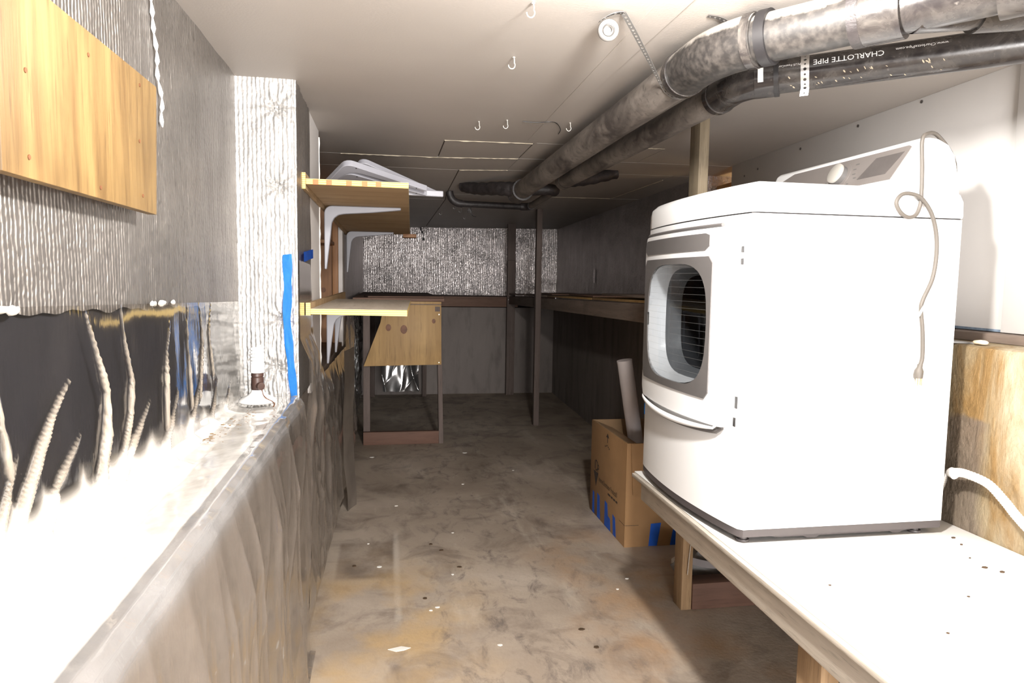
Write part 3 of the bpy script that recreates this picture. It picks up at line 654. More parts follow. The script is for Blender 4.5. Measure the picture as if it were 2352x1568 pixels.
def build_counter():
    t = thing('wooden_counter', 'wooden counter with a slanted plywood front panel by the far left wall', 'counter', (.13, 5.8, 0))
    p = obj('front_panel', prism(bmesh.new(), [(-.195, .662), (.44, .672), (.436, 1.168), (-.03, 1.168), (-.06, 1.02)], 'y', 5.785, 5.797), 'ply_panel', t, .001)
    for x, z, r in ((.005, .98, .022), (.13, .965, .028), (.375, 1.035, .015)):
        k = bmesh.new(); lathe(k, [(r, 0), (r*.8, .0008), (r*.3, .001)], (x, 5.7849, z), 18, Matrix.Rotation(pi/2, 3, 'X') @ Matrix.Diagonal((1, 1.3, 1))); obj('knot', k, 'knot', p)
    obj('metal_plate', B(.385, .425, 5.7825, 5.7845, 1.115, 1.155), 'wood_dark', p)
    for x, z in ((.42, .69), (.418, 1.09)):
        s = bmesh.new(); lathe(s, [(.005, 0), (.004, .002)], (x, 5.7848, z), 8, Matrix.Rotation(pi/2, 3, 'X')); obj('nail', s, 'brass', p)
    obj('post', B(-.20, -.145, 5.846, 5.90, .0, 1.168), 'wood_dark', t, .002)
    obj('post', hexa(bmesh.new(), [(.425, 5.80, 0), (.463, 5.80, 0), (.463, 5.87, 0), (.425, 5.87, 0), (.40, 5.80, 1.168), (.436, 5.80, 1.168), (.436, 5.87, 1.168), (.40, 5.87, 1.168)]), 'wood_dark', t, .002)
    obj('bottom_rail', B(-.20, .424, 5.80, 5.845, 0, .108), 'wood_red', t, .003)
    obj('top_trim', B(-.15, .436, 5.78, 5.84, 1.176, 1.195), 'ply_panel', t, .001)
    obj('top_frame', B(-.20, .436, 5.80, 8.29, 1.168, 1.1755), 'wood_dark_y', t)
    obj('top_board', B(-.28, .462, 5.80, 8.25, 1.196, 1.222), 'wood_dark_x', t, .002)
    obj('rear_post', B(-.20, -.15, 8.20, 8.26, 0, 1.168), 'wood_dark', t, .002); obj('rear_post', B(.40, .45, 8.20, 8.26, 0, 1.168), 'wood_dark', t, .002)
    tag(obj('loose_board', hexa(bmesh.new(), [(-.16, 5.86, 1.2225), (.47, 5.98, 1.2225), (.44, 6.2, 1.2225), (-.2, 6.08, 1.2225), (-.16, 5.86, 1.234), (.47, 5.98, 1.234), (.44, 6.2, 1.234), (-.2, 6.08, 1.234)]), 'wood_dark_x', None, .001), 'thin dark board lying on the wooden counter', 'board')
build_counter()
def build_lampholder():
    c = (-.418, 2.36)
    t = thing('lamp_holder', 'white porcelain lamp holder with spiral bulb standing on the ledge', 'lamp', (c[0], c[1], .971))
    L = lambda prof, seg=32: lathe(bmesh.new(), prof, (c[0], c[1], .971), seg)
    obj('base', L([(.056, 0), (.060, .004), (.058, .010), (.047, .017), (.030, .025), (.022, .034), (.020, .042)]), 'porcelain', t, 0, 50)
    s = obj('socket', L([(.0185, .042), (.0195, .046), (.0195, .082), (.0175, .084), (.0195, .087), (.0195, .095), (.0175, .097)]), 'bakelite', t, 0, 30)
    d = Vector((.55, -.83, 0)).normalized(); q = d.to_track_quat('Z', 'Y').to_matrix()
    obj('switch_barrel', lathe(bmesh.new(), [(.013, 0), (.013, .026), (.012, .029), (.005, .0295)], Vector((c[0], c[1], 1.027)), 20, q), 'bakelite', s)
    obj('switch_back', lathe(bmesh.new(), [(.012, 0), (.012, .024), (.010, .026)], Vector((c[0], c[1], 1.027)), 20, (-d).to_track_quat('Z', 'Y').to_matrix()), 'bakelite', s)
    b = obj('bulb', L([(.017, .096), (.0225, .099), (.0225, .124), (.020, .130)]), 'cfl', t, 0, 50)
    pts = [(c[0]+.018*cos(a), c[1]+.018*sin(a), 1.096+.0088*a/(2*pi)*1.25) for a in (i*pi/9 for i in range(95))]
    obj('spiral', T(pts, .0052, 10), 'cfl', b, 0, 80)
    pts = smoothpath([(c[0]+.018, c[1]-.026, 1.015), (c[0]+.024, c[1]-.034, .999), (c[0]+.034, c[1]-.04, .990), (c[0]+.052, c[1]-.045, .981), (c[0]+.060, c[1]-.05, .972), (c[0]+.057, c[1]-.056, .966)], 5)
    bm = bmesh.new()
    for p in pts: bmesh.ops.create_icosphere(bm, subdivisions=1, radius=.0021, matrix=Matrix.Translation(p))
    tube(bm, pts, .0007, 5); obj('pull_chain', bm, 'chain', t)
build_lampholder()
def build_ledge_dirt():
    bm = bmesh.new()
    for i in range(70):
        u = R.random(); x = -.455+.05*u+R.gauss(0, .014); y = 1.78+.42*u+R.gauss(0, .035); x = max(x, -.455); s = abs(R.gauss(0, .0013))+.0007
        bmesh.ops.create_icosphere(bm, subdivisions=1, radius=s, matrix=Matrix.Translation((x, y, .9685)) @ Matrix.Diagonal((1.6, 1, .4, 1)))
    o = obj('dirt', bm, 'dirt'); tag(o, 'brown dirt crumbs scattered on the plastic covered ledge', 'dirt', kind='stuff')
build_ledge_dirt()
# ------------------------------------------------------------------ pipes
D1 = Vector((.62, -.785, .010)).normalized()
def along(p, d, t): return Vector(p)+Vector(d)*t
def build_pipes():
    # upper drain pipe
    t = thing('drain_pipe', 'thick dusty black drain pipe nearest the middle of the ceiling', 'pipe', (.83, 3, 1.95))
    a = Vector((.84, 4.55, 1.952)); b = Vector((.832, 1.92, 1.974)); cnr = Vector((.832, 1.71, 1.975))
    e1 = cnr+D1*.10
    obj('pipe_run', T([a, b], .057, 36), 'abs_dust', t)
    bend = [b]+bez(cnr+Vector((0, .12, 0)), cnr, e1, 12)
    el = obj('elbow', T([b+Vector((0, .01, 0)), *bend[1:]], .0635, 36), 'abs_dust2', t)
    obj('elbow_rim', T([b+Vector((0, .018, 0)), b-Vector((0, .006, 0))], .0665, 36), 'abs', el)
    obj('elbow_rim', T([cnr+D1*.075, cnr+D1*.095], .0665, 36), 'abs', el)
    s1 = cnr+D1*.09
    obj('pipe_run', T([s1, cnr+D1*.33], .057, 36), 'abs_dust2', t); obj('pipe_run', T([cnr+D1*.41, cnr+D1*1.50], .057, 36), 'abs', t)
    cp = obj('coupling', T([cnr+D1*.110, cnr+D1*.135], .0655, 36), 'black', t)
    c2 = obj('coupling', T([cnr+D1*.335, cnr+D1*.42], .067, 36), 'abs', t)
    obj('band_clamp', T([cnr+D1*.318, cnr+D1*.34], .0675, 36), 'wrap', c2)
    w0 = cnr+D1*.62
    wy = obj('wye_fitting', T([cnr+D1*.59, cnr+D1*.9], .0690, 36), 'abs', t)
    up = (Vector((.95, -.25, .05))).normalized()
    obj('branch', T([cnr+D1*.44, cnr+D1*.44+up*.40], .060, 32), 'abs', wy)
    obj('branch_hub', T([cnr+D1*.44+up*.12, cnr+D1*.44+up*.22], .067, 32), 'abs', wy)
    h = obj('hub', T([a-Vector((0, .16, 0)), a+Vector((0, .03, -.002))], .0655, 32), 'abs_dust', t)
    obj('hub_rim', T([a+Vector((0, -.165, 0)), a+Vector((0, -.150, 0))], .067, 32), 'wrap', h); obj('hub_rim', T([a+Vector((0, .02, 0)), a+Vector((0, .036, 0))], .067, 32), 'wrap', h)
    pts = smoothpath([(.81, 4.47, 1.962), (.72, 4.55, 1.975), (.60, 4.78, 1.998), (.52, 4.93, 2.03)], 8)
    obj('wrapped_branch', T(pts, [.048-.012*i/len(pts)+.0025*sin(i*1.9) for i in range(len(pts))], 20), 'wrap', t)
    obj('branch', T([(.86, 4.47, 1.962), (.95, 4.45, 1.965), (1.035, 4.44, 1.966)], [.040, .036, .034], 20), 'wrap', t)
    obj('branch_elbow', T(bez((1.01, 4.44, 1.966), (1.065, 4.43, 1.966), (1.068, 4.50, 1.965), 8), .035, 20), 'wrap', t)
    obj('small_run', T([(1.068, 4.50, 1.963), (1.088, 5.36, 1.955)], .024, 20), 'abs_dust', t)
    obj('small_elbow', T(bez((1.088, 5.33, 1.955), (1.088, 5.41, 1.955), (1.02, 5.41, 1.955), 8), .029, 20), 'wrap', t)
    obj('small_run', T([(1.03, 5.41, 1.955), (.53, 5.37, 1.957)], .024, 20), 'wrap', t)
    obj('small_elbow', T(bez((.56, 5.37, 1.957), (.47, 5.365, 1.957), (.46, 5.365, 2.045), 10), .028, 20), 'wrap', t)
    # lower drain pipe
    t = thing('drain_pipe', 'smooth shiny black drain pipe with white lettering above the dryer', 'pipe', (.99, 3, 1.94))
    b = Vector((.988, 1.96, 1.944)); cnr = Vector((.985, 1.868, 1.947))
    d2 = Vector((.825, -.56, .036)).normalized(); e = cnr+d2*.05
    obj('pipe_run', T([(1.0, 4.0, 1.955), b], .045, 32), 'abs_dust', t)
    el = obj('elbow', T([b+Vector((0, .06, 0))]+bez(cnr+Vector((0, .06, 0)), cnr, e, 10), .0505, 32), 'abs', t)
    obj('elbow_rim', T([b+Vector((0, .05, 0)), b+Vector((0, .075, 0))], .053, 32), 'abs', el)
    cp = obj('coupling', T([cnr+d2*.030, cnr+d2*.088], .0515, 36), 'abs', t)
    obj('coupling_rim', T([cnr+d2*.080, cnr+d2*.092], .053, 36), 'black', cp)
    obj('pipe_run', T([cnr+d2*.085, cnr+d2*1.0], .045, 48), 'abs', t)
    # surface coordinates on the near run: s along, a round from straight up towards the camera
    side = d2.cross(Vector((0, 0, 1))).normalized(); upv = side.cross(d2).normalized()
    def surf(s, ang, r): return cnr+d2*s+(upv*cos(ang)+side*sin(ang))*r
    lab = bmesh.new(); gridmesh(lab, 4, 8, lambda u, v: surf(.040+.014*u, radians(72+42*v), .0519)); obj('label', lab, 'label', cp)
    def lettering(s, size, s0, ang):
        bm = text_mesh(s, size, lambda u, v: surf(s0-u, radians(ang)+(v/.0455), .0454))
        return bm
    obj('lettering', lettering('CHARLOTTE PIPE', .0215, .345, 63), 'print', t, 0, 0, False)
    obj('lettering', lettering('www.CharlottePipe.com', .0115, .485, 61), 'print', t, 0, 0, False)
    obj('lettering', lettering('PLUS FoamCore PIPE', .0088, .148, 68), 'print', t, 0, 0, False)
    for i in range(30):
        s = R.uniform(.10, .52); s = s+.03 if .14 < s < .18 else s; an = radians(R.choice([112, 118, 142, 150])+R.uniform(-6, 6)); L = R.uniform(.0015, .004); wv = R.uniform(.002, .0045)
        d = bmesh.new(); gridmesh(d, 2, 3, lambda u, v: surf(s+(u-.5)*wv*sin(pi*(.15+.7*v))+v*.004, an+(v-.5)*L/.045*2, .0456+.0007*sin(pi*v)*sin(pi*(.2+.6*u))))
        obj('dried_drip', d, 'mortar', t)
    pts = smoothpath([(.998, 3.90, 1.955), (1.03, 3.99, 1.965), (1.18, 4.07, 1.99), (1.36, 4.12, 2.035)], 8)
    obj('wrapped_branch', T(pts, [.046-.016*i/len(pts)+.0025*sin(i*1.9) for i in range(len(pts))], 20), 'wrap', t)
    return surf, cnr, d2
surf2, cnr2, d2 = build_pipes()
def strap_bm(pts, wdirs, w=.019, step=.0125, th=.0008):
    """perforated band: every cell of the band has its own round hole"""
    P = [Vector(p) for p in pts]; L = [0]
    for a, b in zip(P, P[1:]): L.append(L[-1]+(b-a).length)
    Wd = [Vector(w_).normalized() for w_ in wdirs]
    def at(s):
        s = max(0, min(L[-1], s))
        for i in range(len(L)-1):
            if s <= L[i+1]+1e-9:
                t = (s-L[i])/max(1e-9, L[i+1]-L[i]); return P[i].lerp(P[i+1], t), Wd[i].lerp(Wd[i+1], t).normalized()
        return P[-1], Wd[-1]
    bm = bmesh.new(); n = max(1, int(L[-1]/step))
    for k in range(n):
        s0, s1 = k*L[-1]/n, (k+1)*L[-1]/n; sm = (s0+s1)/2; r = (.0042 if k % 2 else .0027)
        def q(s, o): p, wd = at(s); return bm.verts.new(p+wd*o)
        h = [q(sm+r*cos(pi/4*i), r*sin(pi/4*i)) for i in range(8)]
        o = [q(s1, 0), q(s1, w/2), q(sm, w/2), q(s0, w/2), q(s0, 0), q(s0, -w/2), q(sm, -w/2), q(s1, -w/2)]
        for i in range(8): bm.faces.new((o[i], o[(i+1) % 8], h[(i+1) % 8], h[i]))
    bmesh.ops.remove_doubles(bm, verts=bm.verts[:], dist=1e-5)
    bmesh.ops.recalc_face_normals(bm, faces=bm.faces[:])
    bmesh.ops.solidify(bm, geom=bm.faces[:], thickness=th)
    return bm
def build_straps():
    t = thing('hanger_strap', 'perforated metal strap hanging under the dusty pipe with a rolled up end', 'strap', (.58, 1.73, 2.04))
    y = 1.962; ring = []
    for a in range(-150, 31, 15):
        q = radians(a); ring.append((.833+.0612*cos(q), y, 1.974+.0612*sin(q)))
    pts = [(.576, 1.722, 2.048), (.62, 1.77, 2.025)]+[(.70, 1.865, 1.985)]+ring+[(.892, y, 2.03), (.895, y, 2.049)]
    wd = [(-.6, .75, .1)]*2+[(-.3, .9, .1)]+[(0, 1, 0)]*(len(ring)+2)
    obj('band', strap_bm(pts, wd, .017), 'steel', t)
    pts = bez((.576, 1.722, 2.047), (.545, 1.72, 2.046), (.522, 1.745, 2.030), 10)
    obj('band_end', strap_bm(pts, [(0, 1, 0)]*11, .015), 'steel_dark', t)
    prof = [(.0085, 0), (.0085, .012), (.012, .013), (.0125, .0145), (.016, .0125), (.0165, .0145), (.021, .0145), (.0255, .013), (.0265, 0), (.0265, -.012), (.0085, -.012)]
    q = Vector((-.25, -.95, -.35)).normalized().to_track_quat('Z', 'Y').to_matrix()
    obj('strap_roll', lathe(bmesh.new(), prof, Vector((.548, 1.752, 2.013)), 36, q), 'chrome', t, 0, 30)
    t = thing('hanger_strap', 'white perforated strap wrapped round the shiny lettered pipe', 'strap', tuple(cnr2+d2*.158))
    n = 26; pts = [tuple(surf2(.158, radians(-60), .060))]+[tuple(surf2(.158, radians(-40+i*(200/n)), .0462)) for i in range(n+1)]+[tuple(surf2(.155, radians(168), .064))]
    obj('band', strap_bm(pts, [tuple(d2)]*len(pts), .021, .013), 'steel', t)
    tag(obj('hanger_strap', strap_bm(bez((.79, 1.70, 2.048), (.82, 1.70, 2.049), (.845, 1.71, 2.043), 6), [(0, 1, 0)]*7, .016), 'steel_dark'), 'short dark strap end above the bend of the dusty pipe', 'strap')
build_straps()
def build_hooks():
    spots = [(.346, 1.713, 'white cup hook in the ceiling nearest the top picture edge'), (.373, 2.128, 'white cup hook in the middle of the ceiling'),
             (.38, 3.0, 'first of two small white hooks in line before the seams'), (.492, 2.947, 'second of two small white hooks in line before the seams'), (.76, 2.93, 'white cup hook close beside the dusty pipe')]
    for x, y, lab in spots:
        t = thing('cup_hook', lab, 'hook', (x, y, 2.03), 'white cup hooks in the ceiling')
        pts = [(x, y, 2.05), (x+.002, y, 2.038)]+[(x-.006+.010*cos(a), y, 2.025+.011*sin(a)) for a in (radians(q) for q in range(40, -200, -20))]
        obj('shank', T(smoothpath(pts, 3), .0014, 8), 'hook', t)
        obj('collar', lathe(bmesh.new(), [(.0045, 0), (.0045, .0015), (.002, .003)], (x, y, 2.0465), 12), 'hook', t)
    for k, (x, y) in enumerate(((.60, 6.3), (.68, 6.6), (.52, 6.9), (.75, 6.45), (.80, 7.3))):
        o = obj('cup_hook', T([(x, y, 2.05), (x, y, 2.03)]+[(x-.012+.012*cos(a), y, 2.02+.012*sin(a)) for a in (radians(q) for q in range(20, -220, -30))], .0022, 6), 'steel_dark')
        tag(o, 'tiny dark hook in the shadowy far ceiling', 'hook', 'dark hooks in the far ceiling')
    tag(obj('wire', T(smoothpath([(.62, 5.36, 1.93), (.63, 5.37, 1.90), (.60, 5.37, 1.895), (.61, 5.36, 1.92), (.64, 5.37, 1.87), (.67, 5.4, 1.865)]), .0022, 6), 'black'), 'thin curled wire hanging from the small black pipe', 'wire')
    tag(obj('wire', T(smoothpath([(.56, 2.95, 2.0475), (.62, 2.94, 2.044), (.69, 2.93, 2.0475), (.74, 3.02, 2.040), (.765, 3.16, 2.0475)]), .0016, 6), 'black'), 'thin dark wire curling across the ceiling beside the dusty pipe', 'wire')
    w = thing('wire', 'short black wire with a knob hanging on the far foil wall', 'wire', (.45, 9.2, 1.9))
    obj('strand', T(smoothpath([(.420, 9.20, 2.048), (.425, 9.20, 2.01), (.452, 9.20, 1.97), (.455, 9.20, 1.91)]), .006, 8), 'black', w)
    obj('knob', T([(.455, 9.2, 1.915), (.457, 9.2, 1.88)], [.011, .014], 10), 'black', w)
build_hooks()
# ------------------------------------------------------------------ posts and long shelf
def build_posts():
    t = thing('wood_post', 'pale wood post rising behind the dryer to the ceiling', 'post', (1.247, 2.7, 0))
    obj('stud', hexa(bmesh.new(), [(1.222, 2.668, 0), (1.268, 2.668, 0), (1.268, 2.750, 0), (1.222, 2.750, 0), (1.222, 2.668, .70), (1.268, 2.668, .70), (1.268, 2.75, .70), (1.222, 2.75, .70)]), 'wood_leg', t, .002)
    obj('stud', B(1.226, 1.268, 2.668, 2.757, .701, 2.05), 'wood_post', t, .002)
    tag(obj('wood_post', B(1.372, 1.424, 6.43, 6.50, 0, 2.05), 'wood_dark', None, .003), 'thin dark wooden post at the edge of the long shelf', 'post')
    t = thing('wood_post', 'wide dark wooden post in front of the far wall rail', 'post', (1.452, 8.27, 0))
    obj('upper_stud', B(1.404, 1.50, 8.22, 8.268, 1.62, 2.05), 'wood_dark', t, .003); obj('lower_stud', B(1.406, 1.502, 8.22, 8.27, 0, 1.619), 'wood_dark', t, .003)
    for x, z in ((1.42, 1.15), (1.445, 1.15), (1.432, 1.12)):
        obj('nail', lathe(bmesh.new(), [(.004, 0), (.003, .003)], (x, 8.2195, z), 8, Matrix.Rotation(pi/2, 3, 'X')), 'steel', t)
    tag(obj('pale_stick', T(smoothpath([(1.258, 2.664, .42), (1.256, 2.661, .33), (1.247, 2.659, .24), (1.240, 2.655, .16)]), .0018, 6), 'wood_grey'), 'thin pale reed hanging against the bench post', 'reed')
build_posts()
def build_long_shelf():
    t = thing('long_shelf', 'long dark timber shelf along the wall on the dryer side', 'shelf', (1.45, 6, 1.1))
    def sl(y): return (6.48-y)*.0118
    obj('beam', hexa(bmesh.new(), [(1.425, 3.1, 1.12+sl(3.1)), (1.463, 3.1, 1.12+sl(3.1)), (1.463, 8.20, 1.10), (1.425, 8.20, 1.10), (1.425, 3.1, 1.23+sl(3.1)), (1.463, 3.1, 1.23+sl(3.1)), (1.463, 8.2, 1.192), (1.425, 8.2, 1.192)]), 'wood_dark_y', t, .003)
    for k, (a, b) in enumerate(((3.1, 4.78), (4.785, 6.2), (6.205, 7.2), (7.205, 8.21))):
        za, zb = 1.232+sl(a), 1.232+sl(b)
        obj('top_board', hexa(bmesh.new(), [(1.427, a, za), (1.90, a, za), (1.94, b, zb), (1.427, b, zb), (1.427, a, za+.014), (1.90, a, za+.014), (1.94, b, zb+.014), (1.427, b, zb+.014)]), 'ply_panel' if k < 2 else 'wood_dark_y', t, .001)
    for lab, p, z, m in (('dark thin sheet lying on the long shelf nearest the dryer', [(1.46, 3.4), (1.86, 3.5), (1.88, 4.7), (1.48, 4.72)], 1.29, 'wood_dark_y'),
                         ('dark warped board in the middle of the long shelf', [(1.47, 4.9), (1.86, 4.95), (1.87, 5.8), (1.50, 5.7)], 1.268, 'wood_dark_x'),
                         ('short dark plank lying on the far half of the long shelf', [(1.50, 6.3), (1.85, 6.35), (1.86, 7.0), (1.52, 6.9)], 1.252, 'wood_dark_x')):
        tag(obj('loose_board', prism(bmesh.new(), p, 'z', z, z+.010), m, None, .001), lab, 'board')
build_long_shelf()
# ------------------------------------------------------------------ bench with the dryer on it
def build_bench():
    t = thing('work_bench', 'white topped wooden bench carrying the dryer', 'bench', (1.27, 1.2, 0))
    top = obj('top_board', hexa(bmesh.new(), [(.878, -.4, .662), (1.648, -.4, .662), (1.648, 2.425, .662), (.905, 2.425, .662), (.878, -.4, .68), (1.648, -.4, .68), (1.648, 2.425, .68), (.905, 2.425, .68)]), ['bench_white', 'wood_grey'], t, .002)
    setmat(top, lambda c, n: 0 if n.z > .5 else 1)
    obj('edge_strip', hexa(bmesh.new(), [(.862, -.4, .6655), (.877, -.4, .6655), (.903, 2.405, .6655), (.889, 2.405, .6655), (.862, -.4, .679), (.877, -.4, .679), (.903, 2.405, .679), (.889, 2.405, .679)]), 'wood_grey', t, .001)
    obj('front_apron', hexa(bmesh.new(), [(.872, -.4, .575), (.908, -.4, .575), (.945, 2.36, .592), (.908, 2.36, .592), (.872, -.4, .6615), (.908, -.4, .6615), (.945, 2.36, .6615), (.908, 2.36, .6615)]), 'wood_grey', t, .004)
    obj('rear_bearer', B(1.60, 1.645, -.4, 2.40, .575, .6615), 'wood_leg', t, .003)
    obj('end_bearer', B(.946, 1.60, 2.32, 2.36, .58, .6615), 'wood_leg', t, .003)
    for x, y in ((.925, 1.30), (1.58, 1.30), (.925, -.3), (1.58, -.3), (1.58, 2.25)): obj('leg', B(x, x+.045, y, y+.09, 0, .592 if x > 1 else .584), 'wood_leg', t, .003)
    tag(obj('timber_beam', B(1.2695, 1.64, 2.662, 2.75, 0, .115), 'wood_red', None, .005), 'reddish brown timber lying on the floor under the bench', 'timber')
    def rag(u, v):
        a = u*2*pi; r = (.10+.03*fbm(cos(a)*2, sin(a)*2, v*3))*sin(pi*(.08+.84*v))
        return (1.43+r*1.35*cos(a), 2.90+r*sin(a), .004+.15*(1-v)+.02*fbm(u*6, v*5)*(0 if v > .95 else 1))
    tag(obj('grey_rag', gridmesh(bmesh.new(), 28, 14, rag), 'rag', None, 0, 60), 'crumpled grey rag on the floor behind the timber', 'rag')
    bm = gridmesh(bmesh.new(), 16, 3, lambda u, v: (1.30+u*.26, 2.775+.03*sin(u*2.5), .155-.045*sin(pi*u*.75)+v*.032)); bmesh.ops.solidify(bm, geom=bm.faces[:], thickness=.004)
    tag(obj('curved_strip', bm, 'tube', None, 0, 60), 'pale curved strip leaning behind the timber under the bench', 'strip')
    pp = [(.0, 0), (.04, -.01), (.055, .03), (.03, .05), (.0, .035)]
    tag(obj('paper_scrap', prism(bmesh.new(), [(1.375+a, 3.08+b*1.6) for a, b in pp], 'z', .002, .03), 'chip', None, .006), 'crumpled pale paper scrap on the floor beside the bench post', 'paper')
    for k in range(14):
        x = R.uniform(1.46, 1.62); y = R.uniform(1.10, 1.66); s = R.uniform(.003, .009); a = R.uniform(0, 6)
        bm = prism(bmesh.new(), [(x+s*cos(a+q)*(1.6 if q in (0,) else 1), y+s*.6*sin(a+q)) for q in (0, 1.1, 2.3, 3.4, 4.6)], 'z', .6803, .682+R.random()*.002)
        tag(obj('leaf_bit', bm, 'leaf'), 'small brown leaf fragment on the white bench by the stained concrete', 'leaf', 'leaf fragments on the bench')
    for x, y in ((1.12, 1.18), (1.30, 1.32), (1.02, 1.42), (1.42, 1.27)):
        bm = prism(bmesh.new(), [(x+.004*cos(q), y+.003*sin(q)) for q in (0, 1.3, 2.6, 3.9, 5)], 'z', .6803, .682)
        tag(obj('leaf_bit', bm, 'leaf'), 'tiny dark speck out on the open white bench top', 'leaf', 'specks on the bench top')
build_bench()
def build_dryer():
    y0, y1, xb = 1.686, 2.385, 1.55
    def xf(y):                      # bowed front
        t = (y-y0)/(y1-y0); return .934-.036*sin(pi*min(1, max(0, t)))**.75-.012*t
    N = 26; ys = [y0+.012+(y1-y0-.024)*i/N for i in range(N+1)]
    t = thing('clothes_dryer', 'white clothes dryer with dark window standing on the bench', 'dryer', (1.24, 2.03, .68))
    def outline(ins):
        fr = [(xf(y)+ins, min(max(y, y0+ins+.0), y1-ins)) for y in ys]
        return [(fr[0][0]+.012, y0+ins)]+fr+[(fr[-1][0]+.012, y1-ins), (xb-ins, y1-ins), (xb-ins, y0+ins)]
    def loft(bm, levels):
        rings = [[bm.verts.new((x, y, z)) for x, y in outline(i)] for i, z in levels]
        for a, b in zip(rings, rings[1:]):
            n = len(a)
            for k in range(n): bm.faces.new((a[k], a[(k+1) % n], b[(k+1) % n], b[k]))
        bm.faces.new(rings[0][::-1]); bm.faces.new(rings[-1]); return bm
    obj('base', loft(bmesh.new(), [(.006, .697), (.001, .699), (.001, .719)]), 'dryer_base', t)
    for a, b in ((.98, 1.10), (1.15, 1.38), (1.30, 1.52)): pass
    obj('base_lip', prism(bmesh.new(), [(1.02, .697), (1.05, .690), (1.13, .690), (1.145, .684), (1.17, .684), (1.18, .690), (1.40, .690), (1.41, .685), (1.43, .685), (1.44, .690), (1.50, .697)], 'y', 1.70, 1.715), 'dryer_base', t)
    for x, y in ((.958, 1.715), (1.49, 1.715), (.958, 2.35), (1.49, 2.35)):
        f = obj('foot', lathe(bmesh.new(), [(.017, .6802), (.018, .683), (.017, .687), (.011, .6872), (.011, .698)], (x, y, 0), 6 if False else 18), 'dryer_base', t)
    # cabinet with an opening in the front for the drum
    hy0, hy1, hz0, hz1 = 1.845, 2.30, 1.075, 1.438
    def hole(y):                    # window opening: low and high edge at y
        a = (y-hy0)/(hy1-hy0); c = (hz0+hz1)/2; h = (hz1-hz0)/2
        e = abs(2*a-1); s = (1-e**4.0)**(1/3.0) if e < 1 else 0
        return c-h*s, c+h*s
    bm = bmesh.new()
    out = outline(0); nfr = len(ys)
    lo = [bm.verts.new((x, y, .72)) for x, y in out]; hi = [bm.verts.new((x, y, 1.564)) for x, y in out]; n = len(out)
    for k in range(n):
        if 1 <= k < nfr: continue
        bm.faces.new((lo[k], lo[(k+1) % n], hi[(k+1) % n], hi[k]))
    bm.faces.new(lo[::-1]); bm.faces.new(hi)
    yy = sorted(set(ys+[hy0+1e-4, hy1-1e-4]+[hy0+(hy1-hy0)*q for q in (.01, .03, .06, .1, .9, .94, .97, .99)]))
    def ringpatch(bm, Y, zlo, zhi, off, inner=None, off_back=None):
        """front sheet following the bow, with an optional opening; off_back adds edges of that depth"""
        F = lambda y, z, o: bm.verts.new((xf(y)-o, y, z))
        segs = []
        for a, b in zip(Y, Y[1:]):
            if inner and a >= hy0-1e-6 and b <= hy1+1e-6:
                la, ua = inner(a); lb, ub = inner(b)
                quads = [((a, zlo(a)), (b, zlo(b)), (b, lb), (a, la)), ((a, ua), (b, ub), (b, zhi(b)), (a, zhi(a)))]
            else: quads = [((a, zlo(a)), (b, zlo(b)), (b, zhi(b)), (a, zhi(a)))]
            for q in quads:
                bm.faces.new([F(y, z, off) for y, z in q][::-1])
                if off_back is not None:
                    for i in ((0, 1), (2, 3)):
                        p, r = q[i[0]], q[i[1]]; bm.faces.new([F(*p, off_back), F(*r, off_back), F(*r, off), F(*p, off)])
        if off_back is not None:
            for y in (Y[0], Y[-1]): bm.faces.new([F(y, zlo(y), off_back), F(y, zhi(y), off_back), F(y, zhi(y), off), F(y, zlo(y), off)])
        bmesh.ops.remove_doubles(bm, verts=bm.verts[:], dist=2e-5)
        return bm
    ringpatch(bm, yy, lambda y: .72, lambda y: 1.564, 0, hole)
    obj('cabinet', bm, 'dryer', t, 0, 30, False)
    obj('seam_strip', loft(bmesh.new(), [(.003, 1.564), (.003, 1.5685)]), 'black', t)
    obj('lid', loft(bmesh.new(), [(.0, 1.568), (-.001, 1.574), (0, 1.612), (.006, 1.632), (.020, 1.645), (.045, 1.652)]), 'dryer', t, 0, 40)
    # drum behind the opening
    m = 40
    def loop(bm, x, k, dy=0):
        c = ((hy0+hy1)/2, (hz0+hz1)/2); L = []
        for i in range(m):
            a = 2*pi*i/m; cy = cos(a); cz = sin(a)
            yv = c[0]+(hy1-hy0)/2*k*math.copysign(abs(cy)**.62, cy)+dy; zv = c[1]+(hz1-hz0)/2*k*math.copysign(abs(cz)**.62, cz)
            L.append(bm.verts.new((x if x > .95 else xf(yv)+x, yv, zv)))
        return L
    def sleeve(spec, cap=False):
        bm = bmesh.new(); rs = [loop(bm, x, k, dy) for x, k, dy in spec]
        for a, b in zip(rs, rs[1:]):
            for i in range(m): bm.faces.new((a[i], a[(i+1) % m], b[(i+1) % m], b[i]))
        if cap: bm.faces.new(rs[-1])
        return bm
    dr = obj('drum', sleeve([(.094, .825, 0), (.10, 1.0, 0), (1.40, 1.02, 0), (1.42, .6, 0)], True), 'drum', t, 0, 40)
    obj('drum_rim', sleeve([(.045, .955, 0), (.065, .90, 0), (.095, .83, 0)]), 'drum_ring', dr, 0, 40)
    obj('drum_baffle', B(1.08, 1.40, 2.26, 2.30, 1.23, 1.28), 'drum_ring', dr, .01)
    # door
    dy = [1.742+(2.372-1.742)*i/30 for i in range(31)]; dyy = sorted(set(dy+[y for y in yy if hy0 <= y <= hy1]))
    def corner(y, a, b, r):
        e = min(y-a, b-y); return 0 if e >= r else r-math.sqrt(max(0, r*r-(r-e)**2))
    sag = lambda y: .012*((y-1.742)/.63)
    zlo = lambda y: .985-.004*sin(pi*(y-1.742)/.63)+corner(y, 1.742, 2.372, .03)
    zhi = lambda y: 1.535-corner(y, 1.742, 2.372, .035)
